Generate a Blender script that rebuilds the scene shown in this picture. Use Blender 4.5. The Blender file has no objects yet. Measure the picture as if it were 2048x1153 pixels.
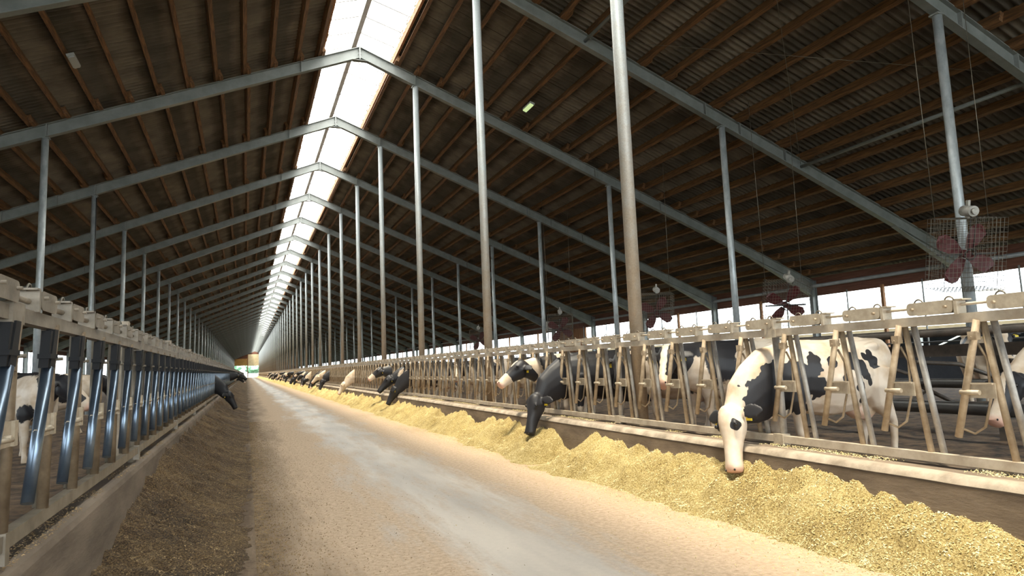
import bpy, bmesh, math, random
from mathutils import Vector, Matrix, noise
random.seed(7)
C = bpy.context.scene.collection
sc = bpy.context.scene
R = math.radians

# ------------------------------------------------------------------ camera, world, sun, exposure
cam_d = bpy.data.cameras.new('camera'); cam = bpy.data.objects.new('camera', cam_d); C.objects.link(cam)
cam_d.sensor_width = 36.0; cam_d.lens = 1330.25 * 36.0 / 2048.0
cam_d.clip_start = 0.05; cam_d.clip_end = 2000
rv = Vector((0.92899074, -0.36797932, -0.03959068)); uv = Vector((-0.00496386, -0.11935065, 0.99283976)); fv = Vector((0.37006968, 0.92214242, 0.11270225))
CAM = Vector((-3.1885, 0.0, 1.45))
cam.matrix_world = Matrix(((rv.x, uv.x, -fv.x, CAM.x), (rv.y, uv.y, -fv.y, CAM.y), (rv.z, uv.z, -fv.z, CAM.z), (0, 0, 0, 1)))
sc.camera = cam
FPX = 1330.25
def project(p):
    d = Vector(p) - CAM; z = d.dot(fv)
    if z < 0.05: return None
    return 1024 + FPX * d.dot(rv) / z, 576.5 - FPX * d.dot(uv) / z, z

w = bpy.data.worlds.new('sky'); sc.world = w; w.use_nodes = True
bg = w.node_tree.nodes['Background']; bg.inputs[0].default_value = (0.86, 0.95, 1.0, 1); bg.inputs[1].default_value = 5.5
sun_d = bpy.data.lights.new('sun', 'SUN'); sun = bpy.data.objects.new('sun', sun_d); C.objects.link(sun)
sun_d.energy = 27.0; sun_d.angle = R(9.0); sun_d.color = (1.0, 0.87, 0.68)
sdir = Vector((0.13, 0.16, -1.0)).normalized()
sun.rotation_euler = sdir.to_track_quat('-Z', 'Y').to_euler(); sun.location = (0, 20, 30)
sc.view_settings.view_transform = 'Standard'; sc.view_settings.look = 'None'
sc.view_settings.exposure = 0.2; sc.view_settings.gamma = 1.0; sc.view_settings.use_curve_mapping = False

# ------------------------------------------------------------------ materials
MATS = {}
def mat(name, c1, c2=None, scale=5.0, rough=0.7, metal=0.0, bump=0.0, bscale=60.0, stretch=(1, 1, 1), r2=None, detail=6, lo=0.35, hi=0.65, spec=0.5):
    m = bpy.data.materials.new(name); m.use_nodes = True; nt = m.node_tree; N = nt.nodes; L = nt.links
    b = N['Principled BSDF']; b.inputs['Metallic'].default_value = metal; b.inputs['Roughness'].default_value = rough
    b.inputs['Specular IOR Level'].default_value = spec
    tc = N.new('ShaderNodeTexCoord'); mp = N.new('ShaderNodeMapping'); mp.inputs['Scale'].default_value = stretch
    L.new(tc.outputs['Object'], mp.inputs[0])
    if c2:
        n = N.new('ShaderNodeTexNoise'); n.inputs['Scale'].default_value = scale; n.inputs['Detail'].default_value = detail; n.inputs['Roughness'].default_value = 0.62
        L.new(mp.outputs[0], n.inputs['Vector'])
        cr = N.new('ShaderNodeValToRGB'); cr.color_ramp.elements[0].position = lo; cr.color_ramp.elements[1].position = hi
        cr.color_ramp.elements[0].color = (*c1, 1); cr.color_ramp.elements[1].color = (*c2, 1)
        L.new(n.outputs['Fac'], cr.inputs[0]); L.new(cr.outputs[0], b.inputs['Base Color'])
        if r2 is not None:
            mr = N.new('ShaderNodeMapRange'); mr.inputs[1].default_value = lo; mr.inputs[2].default_value = hi; mr.inputs[3].default_value = rough; mr.inputs[4].default_value = r2
            L.new(n.outputs['Fac'], mr.inputs[0]); L.new(mr.outputs[0], b.inputs['Roughness'])
    else:
        b.inputs['Base Color'].default_value = (*c1, 1)
    if bump:
        n2 = N.new('ShaderNodeTexNoise'); n2.inputs['Scale'].default_value = bscale; n2.inputs['Detail'].default_value = 8; n2.inputs['Roughness'].default_value = 0.7
        L.new(mp.outputs[0], n2.inputs['Vector'])
        bp = N.new('ShaderNodeBump'); bp.inputs['Strength'].default_value = min(1, bump); bp.inputs['Distance'].default_value = 0.02
        L.new(n2.outputs['Fac'], bp.inputs['Height']); L.new(bp.outputs[0], b.inputs['Normal'])
    MATS[name] = m; return m

M = {}
M['purlin'] = mat('purlin_timber', (0.06, 0.026, 0.009), (0.215, 0.100, 0.034), 3.0, 0.75, stretch=(6, 0.6, 6), bump=0.2)
M['frame'] = mat('painted_steel', (0.135, 0.147, 0.14), (0.20, 0.212, 0.208), 2.0, 0.45)
M['galv'] = mat('galvanised_column', (0.30, 0.33, 0.34), (0.46, 0.49, 0.50), 9.0, 0.42, 0.35, stretch=(1, 1, 0.5))
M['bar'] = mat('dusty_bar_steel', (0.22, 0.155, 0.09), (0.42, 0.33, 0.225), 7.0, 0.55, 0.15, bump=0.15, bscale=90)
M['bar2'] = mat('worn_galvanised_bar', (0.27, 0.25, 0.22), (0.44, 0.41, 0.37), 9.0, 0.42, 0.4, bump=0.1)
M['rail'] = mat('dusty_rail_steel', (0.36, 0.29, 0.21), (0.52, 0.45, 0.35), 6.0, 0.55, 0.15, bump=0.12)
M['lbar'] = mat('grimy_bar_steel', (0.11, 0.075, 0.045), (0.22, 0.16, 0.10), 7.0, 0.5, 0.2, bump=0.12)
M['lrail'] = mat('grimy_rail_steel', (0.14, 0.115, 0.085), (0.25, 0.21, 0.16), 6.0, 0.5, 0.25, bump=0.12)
M['chrome'] = mat('polished_swing_bar', (0.11, 0.15, 0.21), (0.19, 0.24, 0.30), 4.0, 0.28, 0.85)
M['rubber'] = mat('black_rubber', (0.004, 0.004, 0.005), None, rough=0.6, spec=0.25)
M['plate'] = mat('lock_plate', (0.33, 0.27, 0.195), (0.47, 0.40, 0.30), 12, 0.5, 0.15)
M['wire'] = mat('dark_wire', (0.05, 0.045, 0.04), None, rough=0.5, metal=0.4)
M['ring'] = mat('wire_ring', (0.16, 0.14, 0.11), None, rough=0.4, metal=0.6)
M['curb'] = mat('stained_concrete', (0.10, 0.072, 0.048), (0.22, 0.165, 0.115), 2.2, 0.85, bump=0.4, bscale=25, stretch=(1, 0.5, 2))
M['curbtop'] = mat('pale_worn_concrete', (0.20, 0.16, 0.115), (0.40, 0.33, 0.25), 4, 0.8, bump=0.3, bscale=30)
M['lcurb'] = mat('left_curb_concrete', (0.11, 0.08, 0.055), (0.21, 0.16, 0.115), 2.2, 0.85, bump=0.4, bscale=25, stretch=(1, 0.5, 2))
M['dirt'] = mat('trampled_bedding', (0.030, 0.018, 0.010), (0.19, 0.115, 0.06), 5.0, 0.95, bump=1.0, bscale=12)
M['outground'] = mat('meadow', (0.03, 0.04, 0.02), (0.06, 0.07, 0.035), 0.3, 0.9)
M['yard'] = mat('pale_yard', (0.45, 0.45, 0.42), (0.60, 0.60, 0.57), 0.3, 0.9)
M['grass'] = mat('meadow', (0.16, 0.24, 0.08), (0.30, 0.36, 0.16), 0.5, 0.9)
M['timber'] = mat('post_timber', (0.17, 0.075, 0.03), (0.33, 0.16, 0.07), 3, 0.75, stretch=(6, 6, 0.6))
M['redbeam'] = mat('red_brown_beam', (0.10, 0.035, 0.02), (0.17, 0.07, 0.04), 3, 0.7, stretch=(6, 0.5, 6))
M['gutter'] = mat('grey_gutter', (0.22, 0.23, 0.23), (0.3, 0.31, 0.31), 3, 0.5, 0.2)
M['ridge'] = mat('ridge_beam_grey', (0.20, 0.19, 0.19), (0.30, 0.29, 0.29), 3, 0.5)
M['red'] = mat('red_fan_blade', (0.085, 0.008, 0.008), (0.06, 0.006, 0.006), 8, 0.5)
M['motor'] = mat('motor_housing', (0.28, 0.26, 0.23), (0.40, 0.38, 0.34), 15, 0.5, 0.3)
M['tan'] = mat('tan_shutter', (0.62, 0.50, 0.30), (0.74, 0.62, 0.40), 1, 0.7)
M['orange'] = mat('amber_panel', (0.40, 0.22, 0.06), (0.52, 0.31, 0.10), 1, 0.7)
M['white'] = mat('white_paint', (0.75, 0.78, 0.78), None, rough=0.6)
M['greywall'] = mat('grey_block_wall', (0.26, 0.28, 0.31), (0.36, 0.38, 0.41), 0.6, 0.8)
M['leaf'] = mat('tree_leaves', (0.05, 0.14, 0.08), (0.16, 0.32, 0.20), 2.0, 0.8, bump=0.8, bscale=4)
M['bark'] = mat('bark', (0.12, 0.09, 0.06), None, rough=0.9)
M['tag'] = mat('yellow_ear_tag', (0.75, 0.55, 0.03), None, rough=0.5)
M['eye'] = mat('cow_eye', (0.012, 0.01, 0.01), None, rough=0.08)
M['lamphouse'] = mat('lamp_housing', (0.32, 0.33, 0.33), None, rough=0.5)
M['pvc'] = mat('dark_plastic_pipe', (0.030, 0.028, 0.027), (0.06, 0.055, 0.05), 6, 0.4)
M['stall'] = mat('grimy_stall_steel', (0.05, 0.04, 0.032), (0.11, 0.085, 0.065), 6, 0.5)
M['shed'] = mat('dark_shed_wall', (0.035, 0.04, 0.05), (0.055, 0.06, 0.07), 2, 0.8)
M['fleece'] = mat('neighbour_roof', (0.14, 0.15, 0.15), (0.18, 0.19, 0.19), 2, 0.7)

def lamp_glass():
    m = bpy.data.materials.new('lit_lamp_tube'); m.use_nodes = True
    b = m.node_tree.nodes['Principled BSDF']; b.inputs['Base Color'].default_value = (0.5, 0.5, 0.35, 1)
    b.inputs['Emission Color'].default_value = (0.75, 1.0, 0.45, 1); b.inputs['Emission Strength'].default_value = 0.6
    return m
M['tube'] = lamp_glass()

def column_mat():
    # galvanised pipe, tan dust on the lower part (real dirt, its own place on the pipe)
    m = bpy.data.materials.new('dusty_galvanised_pipe'); m.use_nodes = True; nt = m.node_tree; N = nt.nodes; L = nt.links
    b = N['Principled BSDF']; b.inputs['Roughness'].default_value = 0.45; b.inputs['Metallic'].default_value = 0.15
    tc = N.new('ShaderNodeTexCoord'); sx = N.new('ShaderNodeSeparateXYZ'); L.new(tc.outputs['Object'], sx.inputs[0])
    n = N.new('ShaderNodeTexNoise'); n.inputs['Scale'].default_value = 5; n.inputs['Detail'].default_value = 8; n.inputs['Roughness'].default_value = 0.7
    L.new(tc.outputs['Object'], n.inputs['Vector'])
    ma = N.new('ShaderNodeMath'); ma.operation = 'MULTIPLY_ADD'; ma.inputs[1].default_value = 5.0; L.new(n.outputs['Fac'], ma.inputs[0]); L.new(sx.outputs['Z'], ma.inputs[2])
    mr = N.new('ShaderNodeMapRange'); mr.inputs[1].default_value = 3.0; mr.inputs[2].default_value = 9.0; L.new(ma.outputs[0], mr.inputs[0])
    cr = N.new('ShaderNodeValToRGB'); e = cr.color_ramp.elements; e[0].color = (0.36, 0.25, 0.15, 1); e[1].color = (0.50, 0.54, 0.56, 1)
    k = e.new(0.45); k.color = (0.44, 0.37, 0.29, 1)
    L.new(mr.outputs[0], cr.inputs[0])
    n3 = N.new('ShaderNodeTexNoise'); n3.inputs['Scale'].default_value = 60; n3.inputs['Detail'].default_value = 3; L.new(tc.outputs['Object'], n3.inputs['Vector'])
    mx = N.new('ShaderNodeMix'); mx.data_type = 'RGBA'; mx.blend_type = 'MULTIPLY'; mx.inputs[0].default_value = 0.45
    L.new(cr.outputs[0], mx.inputs[6]); L.new(n3.outputs['Fac'], mx.inputs[7]); L.new(mx.outputs[2], b.inputs['Base Color'])
    return m
M['pipe'] = column_mat()

def roof_mat():
    m = bpy.data.materials.new('fibre_cement_sheet'); m.use_nodes = True; nt = m.node_tree; N = nt.nodes; L = nt.links
    b = N['Principled BSDF']; b.inputs['Roughness'].default_value = 0.9
    tc = N.new('ShaderNodeTexCoord'); sx = N.new('ShaderNodeSeparateXYZ'); L.new(tc.outputs['Object'], sx.inputs[0])
    n = N.new('ShaderNodeTexNoise'); n.inputs['Scale'].default_value = 1.3; n.inputs['Detail'].default_value = 7; L.new(tc.outputs['Object'], n.inputs['Vector'])
    cr = N.new('ShaderNodeValToRGB'); e = cr.color_ramp.elements; e[0].position = 0.3; e[1].position = 0.7; e[0].color = (0.095, 0.078, 0.062, 1); e[1].color = (0.19, 0.162, 0.13, 1)
    L.new(n.outputs['Fac'], cr.inputs[0])
    # side laps between sheets, one every 0.885 m
    md = N.new('ShaderNodeMath'); md.operation = 'PINGPONG'; md.inputs[1].default_value = 0.4425; L.new(sx.outputs['Y'], md.inputs[0])
    lt = N.new('ShaderNodeMath'); lt.operation = 'LESS_THAN'; lt.inputs[1].default_value = 0.007; L.new(md.outputs[0], lt.inputs[0])
    mx = N.new('ShaderNodeMix'); mx.data_type = 'RGBA'; mx.inputs[7].default_value = (0.05, 0.035, 0.025, 1)
    L.new(lt.outputs[0], mx.inputs[0]); L.new(cr.outputs[0], mx.inputs[6])
    # grubby band along each purlin
    ab = N.new('ShaderNodeMath'); ab.operation = 'ABSOLUTE'; L.new(sx.outputs['X'], ab.inputs[0])
    ad = N.new('ShaderNodeMath'); ad.operation = 'SUBTRACT'; ad.inputs[1].default_value = 1.03; L.new(ab.outputs[0], ad.inputs[0])
    pp = N.new('ShaderNodeMath'); pp.operation = 'PINGPONG'; pp.inputs[1].default_value = 0.727; L.new(ad.outputs[0], pp.inputs[0])
    nn = N.new('ShaderNodeMath'); nn.operation = 'MULTIPLY_ADD'; nn.inputs[1].default_value = 0.35; L.new(n.outputs['Fac'], nn.inputs[0]); L.new(pp.outputs[0], nn.inputs[2])
    mr = N.new('ShaderNodeMapRange'); mr.inputs[1].default_value = 0.45; mr.inputs[2].default_value = 0.62; mr.inputs[3].default_value = 0.55; mr.inputs[4].default_value = 1.0; L.new(nn.outputs[0], mr.inputs[0])
    m2 = N.new('ShaderNodeMix'); m2.data_type = 'RGBA'; m2.blend_type = 'MULTIPLY'; m2.inputs[0].default_value = 1.0
    L.new(mx.outputs[2], m2.inputs[6]); L.new(mr.outputs[0], m2.inputs[7]); L.new(m2.outputs[2], b.inputs['Base Color'])
    return m
M['roof'] = roof_mat()

def glazing_mat():
    m = bpy.data.materials.new('clear_ridge_glazing'); m.use_nodes = True; nt = m.node_tree; N = nt.nodes; L = nt.links
    N.remove(N['Principled BSDF']); o = N['Material Output']
    t = N.new('ShaderNodeBsdfTransparent'); t.inputs[0].default_value = (0.93, 0.96, 0.97, 1)
    g = N.new('ShaderNodeBsdfTranslucent'); g.inputs[0].default_value = (0.9, 0.93, 0.93, 1)
    mx = N.new('ShaderNodeMixShader'); mx.inputs[0].default_value = 0.68
    L.new(t.outputs[0], mx.inputs[1]); L.new(g.outputs[0], mx.inputs[2]); L.new(mx.outputs[0], o.inputs[0])
    return m
M['glazing'] = glazing_mat()

def road_mat():
    m = bpy.data.materials.new('feed_alley_concrete'); m.use_nodes = True; nt = m.node_tree; N = nt.nodes; L = nt.links
    b = N['Principled BSDF']
    tc = N.new('ShaderNodeTexCoord'); sx = N.new('ShaderNodeSeparateXYZ'); L.new(tc.outputs['Object'], sx.inputs[0])
    mp = N.new('ShaderNodeMapping'); mp.inputs['Scale'].default_value = (1.6, 0.28, 1); L.new(tc.outputs['Object'], mp.inputs[0])
    n = N.new('ShaderNodeTexNoise'); n.inputs['Scale'].default_value = 1.3; n.inputs['Detail'].default_value = 12; n.inputs['Roughness'].default_value = 0.74; L.new(mp.outputs[0], n.inputs['Vector'])
    # distance from the wheel-worn strip centred on x = -1.15
    d = N.new('ShaderNodeMath'); d.operation = 'ADD'; d.inputs[1].default_value = 1.15; L.new(sx.outputs['X'], d.inputs[0])
    a = N.new('ShaderNodeMath'); a.operation = 'ABSOLUTE'; L.new(d.outputs[0], a.inputs[0])
    f = N.new('ShaderNodeMapRange'); f.inputs[1].default_value = 0.25; f.inputs[2].default_value = 1.75; f.inputs[3].default_value = 0.34; f.inputs[4].default_value = -0.22; L.new(a.outputs[0], f.inputs[0])
    s = N.new('ShaderNodeMath'); s.operation = 'ADD'; L.new(n.outputs['Fac'], s.inputs[0]); L.new(f.outputs[0], s.inputs[1])
    k = N.new('ShaderNodeMapRange'); k.inputs[1].default_value = 0.64; k.inputs[2].default_value = 0.84; k.inputs[4].default_value = 0.8; L.new(s.outputs[0], k.inputs[0])
    n2 = N.new('ShaderNodeTexNoise'); n2.inputs['Scale'].default_value = 22; n2.inputs['Detail'].default_value = 10; n2.inputs['Roughness'].default_value = 0.75; L.new(tc.outputs['Object'], n2.inputs['Vector'])
    c1 = N.new('ShaderNodeValToRGB'); e = c1.color_ramp.elements; e[0].position = 0.36; e[1].position = 0.64; e[0].color = (0.42, 0.29, 0.18, 1); e[1].color = (0.68, 0.52, 0.375, 1); L.new(n2.outputs['Fac'], c1.inputs[0])
    c2 = N.new('ShaderNodeValToRGB'); e = c2.color_ramp.elements; e[0].position = 0.3; e[1].position = 0.66; e[0].color = (0.36, 0.345, 0.33, 1); e[1].color = (0.72, 0.65, 0.57, 1)
    n4 = N.new('ShaderNodeTexNoise'); n4.inputs['Scale'].default_value = 1.1; n4.inputs['Detail'].default_value = 8; L.new(mp.outputs[0], n4.inputs['Vector']); L.new(n4.outputs['Fac'], c2.inputs[0])
    mx = N.new('ShaderNodeMix'); mx.data_type = 'RGBA'; L.new(k.outputs[0], mx.inputs[0]); L.new(c1.outputs[0], mx.inputs[6]); L.new(c2.outputs[0], mx.inputs[7])
    def dust(prev, col, x0, x1):
        q = N.new('ShaderNodeMath'); q.operation = 'MULTIPLY_ADD'; q.inputs[1].default_value = 1.5 if x1 > x0 else -1.5; L.new(n.outputs['Fac'], q.inputs[0]); L.new(sx.outputs['X'], q.inputs[2])
        q2 = N.new('ShaderNodeMath'); q2.operation = 'MULTIPLY_ADD'; q2.inputs[1].default_value = 0.8 if x1 > x0 else -0.8; L.new(n2.outputs['Fac'], q2.inputs[0]); L.new(q.outputs[0], q2.inputs[2])
        k2 = N.new('ShaderNodeMapRange'); k2.inputs[1].default_value = x0; k2.inputs[2].default_value = x1; L.new(q2.outputs[0], k2.inputs[0])
        m3 = N.new('ShaderNodeMix'); m3.data_type = 'RGBA'; m3.inputs[7].default_value = (*col, 1); L.new(k2.outputs[0], m3.inputs[0]); L.new(prev, m3.inputs[6]); return m3.outputs[2]
    o1 = dust(mx.outputs[2], (0.11, 0.068, 0.036), -3.55, -4.35)
    o2 = dust(o1, (0.38, 0.255, 0.14), 1.25, 2.1)
    L.new(o2, b.inputs['Base Color'])
    r = N.new('ShaderNodeMapRange'); r.inputs[3].default_value = 0.85; r.inputs[4].default_value = 0.40; L.new(k.outputs[0], r.inputs[0]); L.new(r.outputs[0], b.inputs['Roughness'])
    bp = N.new('ShaderNodeBump'); bp.inputs['Strength'].default_value = 0.35; bp.inputs['Distance'].default_value = 0.01; L.new(n2.outputs['Fac'], bp.inputs['Height']); L.new(bp.outputs[0], b.inputs['Normal'])
    return m
M['road'] = road_mat()

def feed_mat(name, cols, bscale=70):
    m = bpy.data.materials.new(name); m.use_nodes = True; nt = m.node_tree; N = nt.nodes; L = nt.links
    b = N['Principled BSDF']; b.inputs['Roughness'].default_value = 0.85
    tc = N.new('ShaderNodeTexCoord')
    n = N.new('ShaderNodeTexNoise'); n.inputs['Scale'].default_value = bscale; n.inputs['Detail'].default_value = 6; n.inputs['Roughness'].default_value = 0.7; L.new(tc.outputs['Object'], n.inputs['Vector'])
    n2 = N.new('ShaderNodeTexNoise'); n2.inputs['Scale'].default_value = 1.6; n2.inputs['Detail'].default_value = 4; L.new(tc.outputs['Object'], n2.inputs['Vector'])
    ad = N.new('ShaderNodeMath'); ad.operation = 'MULTIPLY_ADD'; ad.inputs[1].default_value = 0.35; L.new(n2.outputs['Fac'], ad.inputs[0]); L.new(n.outputs['Fac'], ad.inputs[2])
    cr = N.new('ShaderNodeValToRGB'); e = cr.color_ramp.elements
    e[0].position = 0.50; e[0].color = (*cols[0], 1); e[1].position = 0.86; e[1].color = (*cols[2], 1); k = e.new(0.66); k.color = (*cols[1], 1)
    L.new(ad.outputs[0], cr.inputs[0]); L.new(cr.outputs[0], b.inputs['Base Color'])
    bp = N.new('ShaderNodeBump'); bp.inputs['Strength'].default_value = 1.0; bp.inputs['Distance'].default_value = 0.03; L.new(n.outputs['Fac'], bp.inputs['Height']); L.new(bp.outputs[0], b.inputs['Normal'])
    return m
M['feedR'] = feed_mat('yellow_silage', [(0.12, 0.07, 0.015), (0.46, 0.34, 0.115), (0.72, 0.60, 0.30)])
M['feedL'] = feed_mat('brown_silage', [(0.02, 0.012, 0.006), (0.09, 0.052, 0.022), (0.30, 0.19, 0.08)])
M['chipR'] = mat('straw_chip', (0.46, 0.34, 0.12), (0.84, 0.73, 0.42), 9, 0.8)
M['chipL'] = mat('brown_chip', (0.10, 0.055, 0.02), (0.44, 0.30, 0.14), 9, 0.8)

def coat_mat(name, white=(0.64, 0.54, 0.43), black=(0.016, 0.015, 0.017)):
    m = bpy.data.materials.new(name); m.use_nodes = True; nt = m.node_tree; N = nt.nodes; L = nt.links
    b = N['Principled BSDF']; b.inputs['Roughness'].default_value = 0.48; b.inputs['Specular IOR Level'].default_value = 0.4
    at = N.new('ShaderNodeAttribute'); at.attribute_name = 'coat'; ap = N.new('ShaderNodeAttribute'); ap.attribute_name = 'pink'
    tc = N.new('ShaderNodeTexCoord')
    n = N.new('ShaderNodeTexNoise'); n.inputs['Scale'].default_value = 16; n.inputs['Detail'].default_value = 5; L.new(tc.outputs['Object'], n.inputs['Vector'])
    ma = N.new('ShaderNodeMath'); ma.operation = 'MULTIPLY_ADD'; ma.inputs[1].default_value = 0.22; L.new(n.outputs['Fac'], ma.inputs[0]); L.new(at.outputs['Fac'], ma.inputs[2])
    mr = N.new('ShaderNodeMapRange'); mr.inputs[1].default_value = 0.09; mr.inputs[2].default_value = 0.13; L.new(ma.outputs[0], mr.inputs[0])
    n2 = N.new('ShaderNodeTexNoise'); n2.inputs['Scale'].default_value = 5; n2.inputs['Detail'].default_value = 6; L.new(tc.outputs['Object'], n2.inputs['Vector'])
    cw = N.new('ShaderNodeValToRGB'); e = cw.color_ramp.elements; e[0].position = 0.3; e[1].position = 0.6; e[0].color = (white[0] * 0.72, white[1] * 0.62, white[2] * 0.5, 1); e[1].color = (*white, 1); L.new(n2.outputs['Fac'], cw.inputs[0])
    m0 = N.new('ShaderNodeMix'); m0.data_type = 'RGBA'; m0.inputs[7].default_value = (0.62, 0.36, 0.27, 1); L.new(ap.outputs['Fac'], m0.inputs[0]); L.new(cw.outputs[0], m0.inputs[6])
    mx = N.new('ShaderNodeMix'); mx.data_type = 'RGBA'; mx.inputs[7].default_value = (*black, 1); L.new(mr.outputs[0], mx.inputs[0]); L.new(m0.outputs[2], mx.inputs[6])
    L.new(mx.outputs[2], b.inputs['Base Color'])
    n3 = N.new('ShaderNodeTexNoise'); n3.inputs['Scale'].default_value = 120; n3.inputs['Detail'].default_value = 3; L.new(tc.outputs['Object'], n3.inputs['Vector'])
    bp = N.new('ShaderNodeBump'); bp.inputs['Strength'].default_value = 0.25; bp.inputs['Distance'].default_value = 0.004; L.new(n3.outputs['Fac'], bp.inputs['Height']); L.new(bp.outputs[0], b.inputs['Normal'])
    return m
M['coat'] = coat_mat('cow_hide')

# ------------------------------------------------------------------ mesh helpers
class MB:
    def __init__(s): s.v = []; s.f = []; s.sm = []
    def add(s, vs, fs, smooth=False):
        o = len(s.v); s.v += [tuple(v) for v in vs]; s.f += [tuple(i + o for i in f) for f in fs]; s.sm += [smooth] * len(fs); return s
    def box(s, a, b):
        x0, y0, z0 = a; x1, y1, z1 = b
        return s.add([(x0, y0, z0), (x1, y0, z0), (x1, y1, z0), (x0, y1, z0), (x0, y0, z1), (x1, y0, z1), (x1, y1, z1), (x0, y1, z1)],
                     [(0, 3, 2, 1), (4, 5, 6, 7), (0, 1, 5, 4), (1, 2, 6, 5), (2, 3, 7, 6), (3, 0, 4, 7)])
    def beam(s, p, q, w, h, up=(0, 0, 1)):
        # rectangular bar from p to q, w across, h along 'up'
        p = Vector(p); q = Vector(q); d = (q - p).normalized(); u = Vector(up); sd = d.cross(u).normalized(); u = sd.cross(d)
        vs = []
        for c in (p, q):
            for a, b in ((-1, -1), (1, -1), (1, 1), (-1, 1)): vs.append(c + sd * a * w / 2 + u * b * h / 2)
        return s.add(vs, [(0, 1, 2, 3), (7, 6, 5, 4), (0, 4, 5, 1), (1, 5, 6, 2), (2, 6, 7, 3), (3, 7, 4, 0)])
    def tube(s, pts, r, n=10, caps=True):
        pts = [Vector(p) for p in pts]; rs = r if isinstance(r, (list, tuple)) else [r] * len(pts)
        vs = []; fs = []; ref = None
        for i, p in enumerate(pts):
            d = (pts[min(i + 1, len(pts) - 1)] - pts[max(i - 1, 0)]).normalized()
            if ref is None: ref = Vector((0, 0, 1)) if abs(d.z) < 0.9 else Vector((1, 0, 0))
            a = d.cross(ref).normalized(); b = a.cross(d).normalized(); ref = b
            for k in range(n):
                t = 2 * math.pi * k / n; vs.append(p + (a * math.cos(t) + b * math.sin(t)) * rs[i])
        for i in range(len(pts) - 1):
            for k in range(n): fs.append((i * n + k, i * n + (k + 1) % n, (i + 1) * n + (k + 1) % n, (i + 1) * n + k))
        s.add(vs, fs, True)
        if caps:
            o = len(s.v) - len(vs); s.f.append(tuple(o + k for k in reversed(range(n)))); s.f.append(tuple(o + (len(pts) - 1) * n + k for k in range(n))); s.sm += [False, False]
        return s
    def prism(s, poly, axis, t0, t1):
        # polygon in the two other axes, extruded on 'axis'
        n = len(poly); vs = []
        for t in (t0, t1):
            for a, b in poly: vs.append({'x': (t, a, b), 'y': (a, t, b), 'z': (a, b, t)}[axis])
        fs = [tuple(reversed(range(n))), tuple(range(n, 2 * n))] + [(i, (i + 1) % n, n + (i + 1) % n, n + i) for i in range(n)]
        return s.add(vs, fs)
    def mesh(s, name, m):
        me = bpy.data.meshes.new(name); me.from_pydata(s.v, [], s.f)
        me.polygons.foreach_set('use_smooth', s.sm); me.materials.append(m)
        me.update(); return me
    def obj(s, name, m, parent=None, loc=(0, 0, 0), **props):
        return link(name, s.mesh(name, m), parent, loc, **props)
def fixnormals(me):
    bm = bmesh.new(); bm.from_mesh(me); bmesh.ops.recalc_face_normals(bm, faces=bm.faces); bm.to_mesh(me); bm.free()
def link(name, data, parent=None, loc=(0, 0, 0), **props):
    if data: 
        if not data.get('fx'): fixnormals(data); data['fx'] = 1
    o = bpy.data.objects.new(name, data); C.objects.link(o); o.location = loc
    if parent: o.parent = parent
    for k, v in props.items(): o[k] = v
    return o
def thing(name, label, category, loc=(0, 0, 0), rotz=0.0, group=None):
    o = bpy.data.objects.new(name, None); C.objects.link(o); o.location = loc; o.rotation_euler = (0, 0, rotz); o.empty_display_size = 0.1
    o['label'] = label; o['category'] = category
    if group: o['group'] = group
    return o
def tag(o, label, category, group=None):
    o['label'] = label; o['category'] = category
    if group: o['group'] = group
    return o
def copy_tree(o, kids, parent=None):
    c = o.copy(); C.objects.link(c)
    if parent: c.parent = parent
    for k in kids.get(o.name, []): copy_tree(k, kids, c)
    return c
def kidmap():
    d = {}
    for o in bpy.data.objects:
        if o.parent: d.setdefault(o.parent.name, []).append(o)
    return d
ORD = ['first', 'second', 'third', 'fourth', 'fifth', 'sixth', 'seventh', 'eighth', 'ninth', 'tenth', 'eleventh', 'twelfth', 'thirteenth', 'fourteenth', 'fifteenth', 'sixteenth', 'seventeenth', 'eighteenth']

# ------------------------------------------------------------------ dimensions
Y0 = 19.79; NF = 49; YEND = Y0 + 6 * 48           # frames every 6 m, far gable at YEND
def FY(k): return Y0 + 6 * k
SL = 0.4063                                        # roof slope
def rbot(x): return 10.98 - SL * abs(x)            # underside of the rafters
def rtop(x): return 11.33 - SL * abs(x)
XE = 17.5; XN = 1.58; XF = 8.55; XL = -8.04
FR = 1.58; FL = -4.22                              # fence planes
CF = 0.30                                          # floor level behind the fences

# ------------------------------------------------------------------ setting
MB().box((-4.45, -14, -0.25), (1.6, YEND + 2, 0.0)).obj('floor', M['road'], kind='structure')
def lumpy_floor(x0, x1, name):
    b = MB(); nx = 40; ys = [i * 0.25 for i in range(-8, 120)] + [30 + i * 4 for i in range(0, 71)]
    for y in ys:
        for i in range(nx + 1):
            x = x0 + (x1 - x0) * i / nx
            z = CF + 0.05 * noise.noise(Vector((x * 1.7, y * 1.7, 0))) + 0.03 * noise.noise(Vector((x * 6, y * 6, 3)))
            b.v.append((x, y, z))
    for j in range(len(ys) - 1):
        for i in range(nx):
            a = j * (nx + 1) + i; b.f.append((a, a + 1, a + nx + 2, a + nx + 1)); b.sm.append(True)
    b.obj(name, M['dirt'], kind='structure')
lumpy_floor(1.62, 17.6, 'floor'); lumpy_floor(-17.6, -4.44, 'floor')
MB().add([(-120, -40, -0.3), (160, -40, -0.3), (160, 480, -0.3), (-120, 480, -0.3)], [(0, 1, 2, 3)]).obj('floor', M['outground'], kind='structure')
MB().box((-30, YEND + 2.5, -0.28), (30, YEND + 60, -0.1)).obj('floor', M['yard'], kind='structure')

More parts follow.
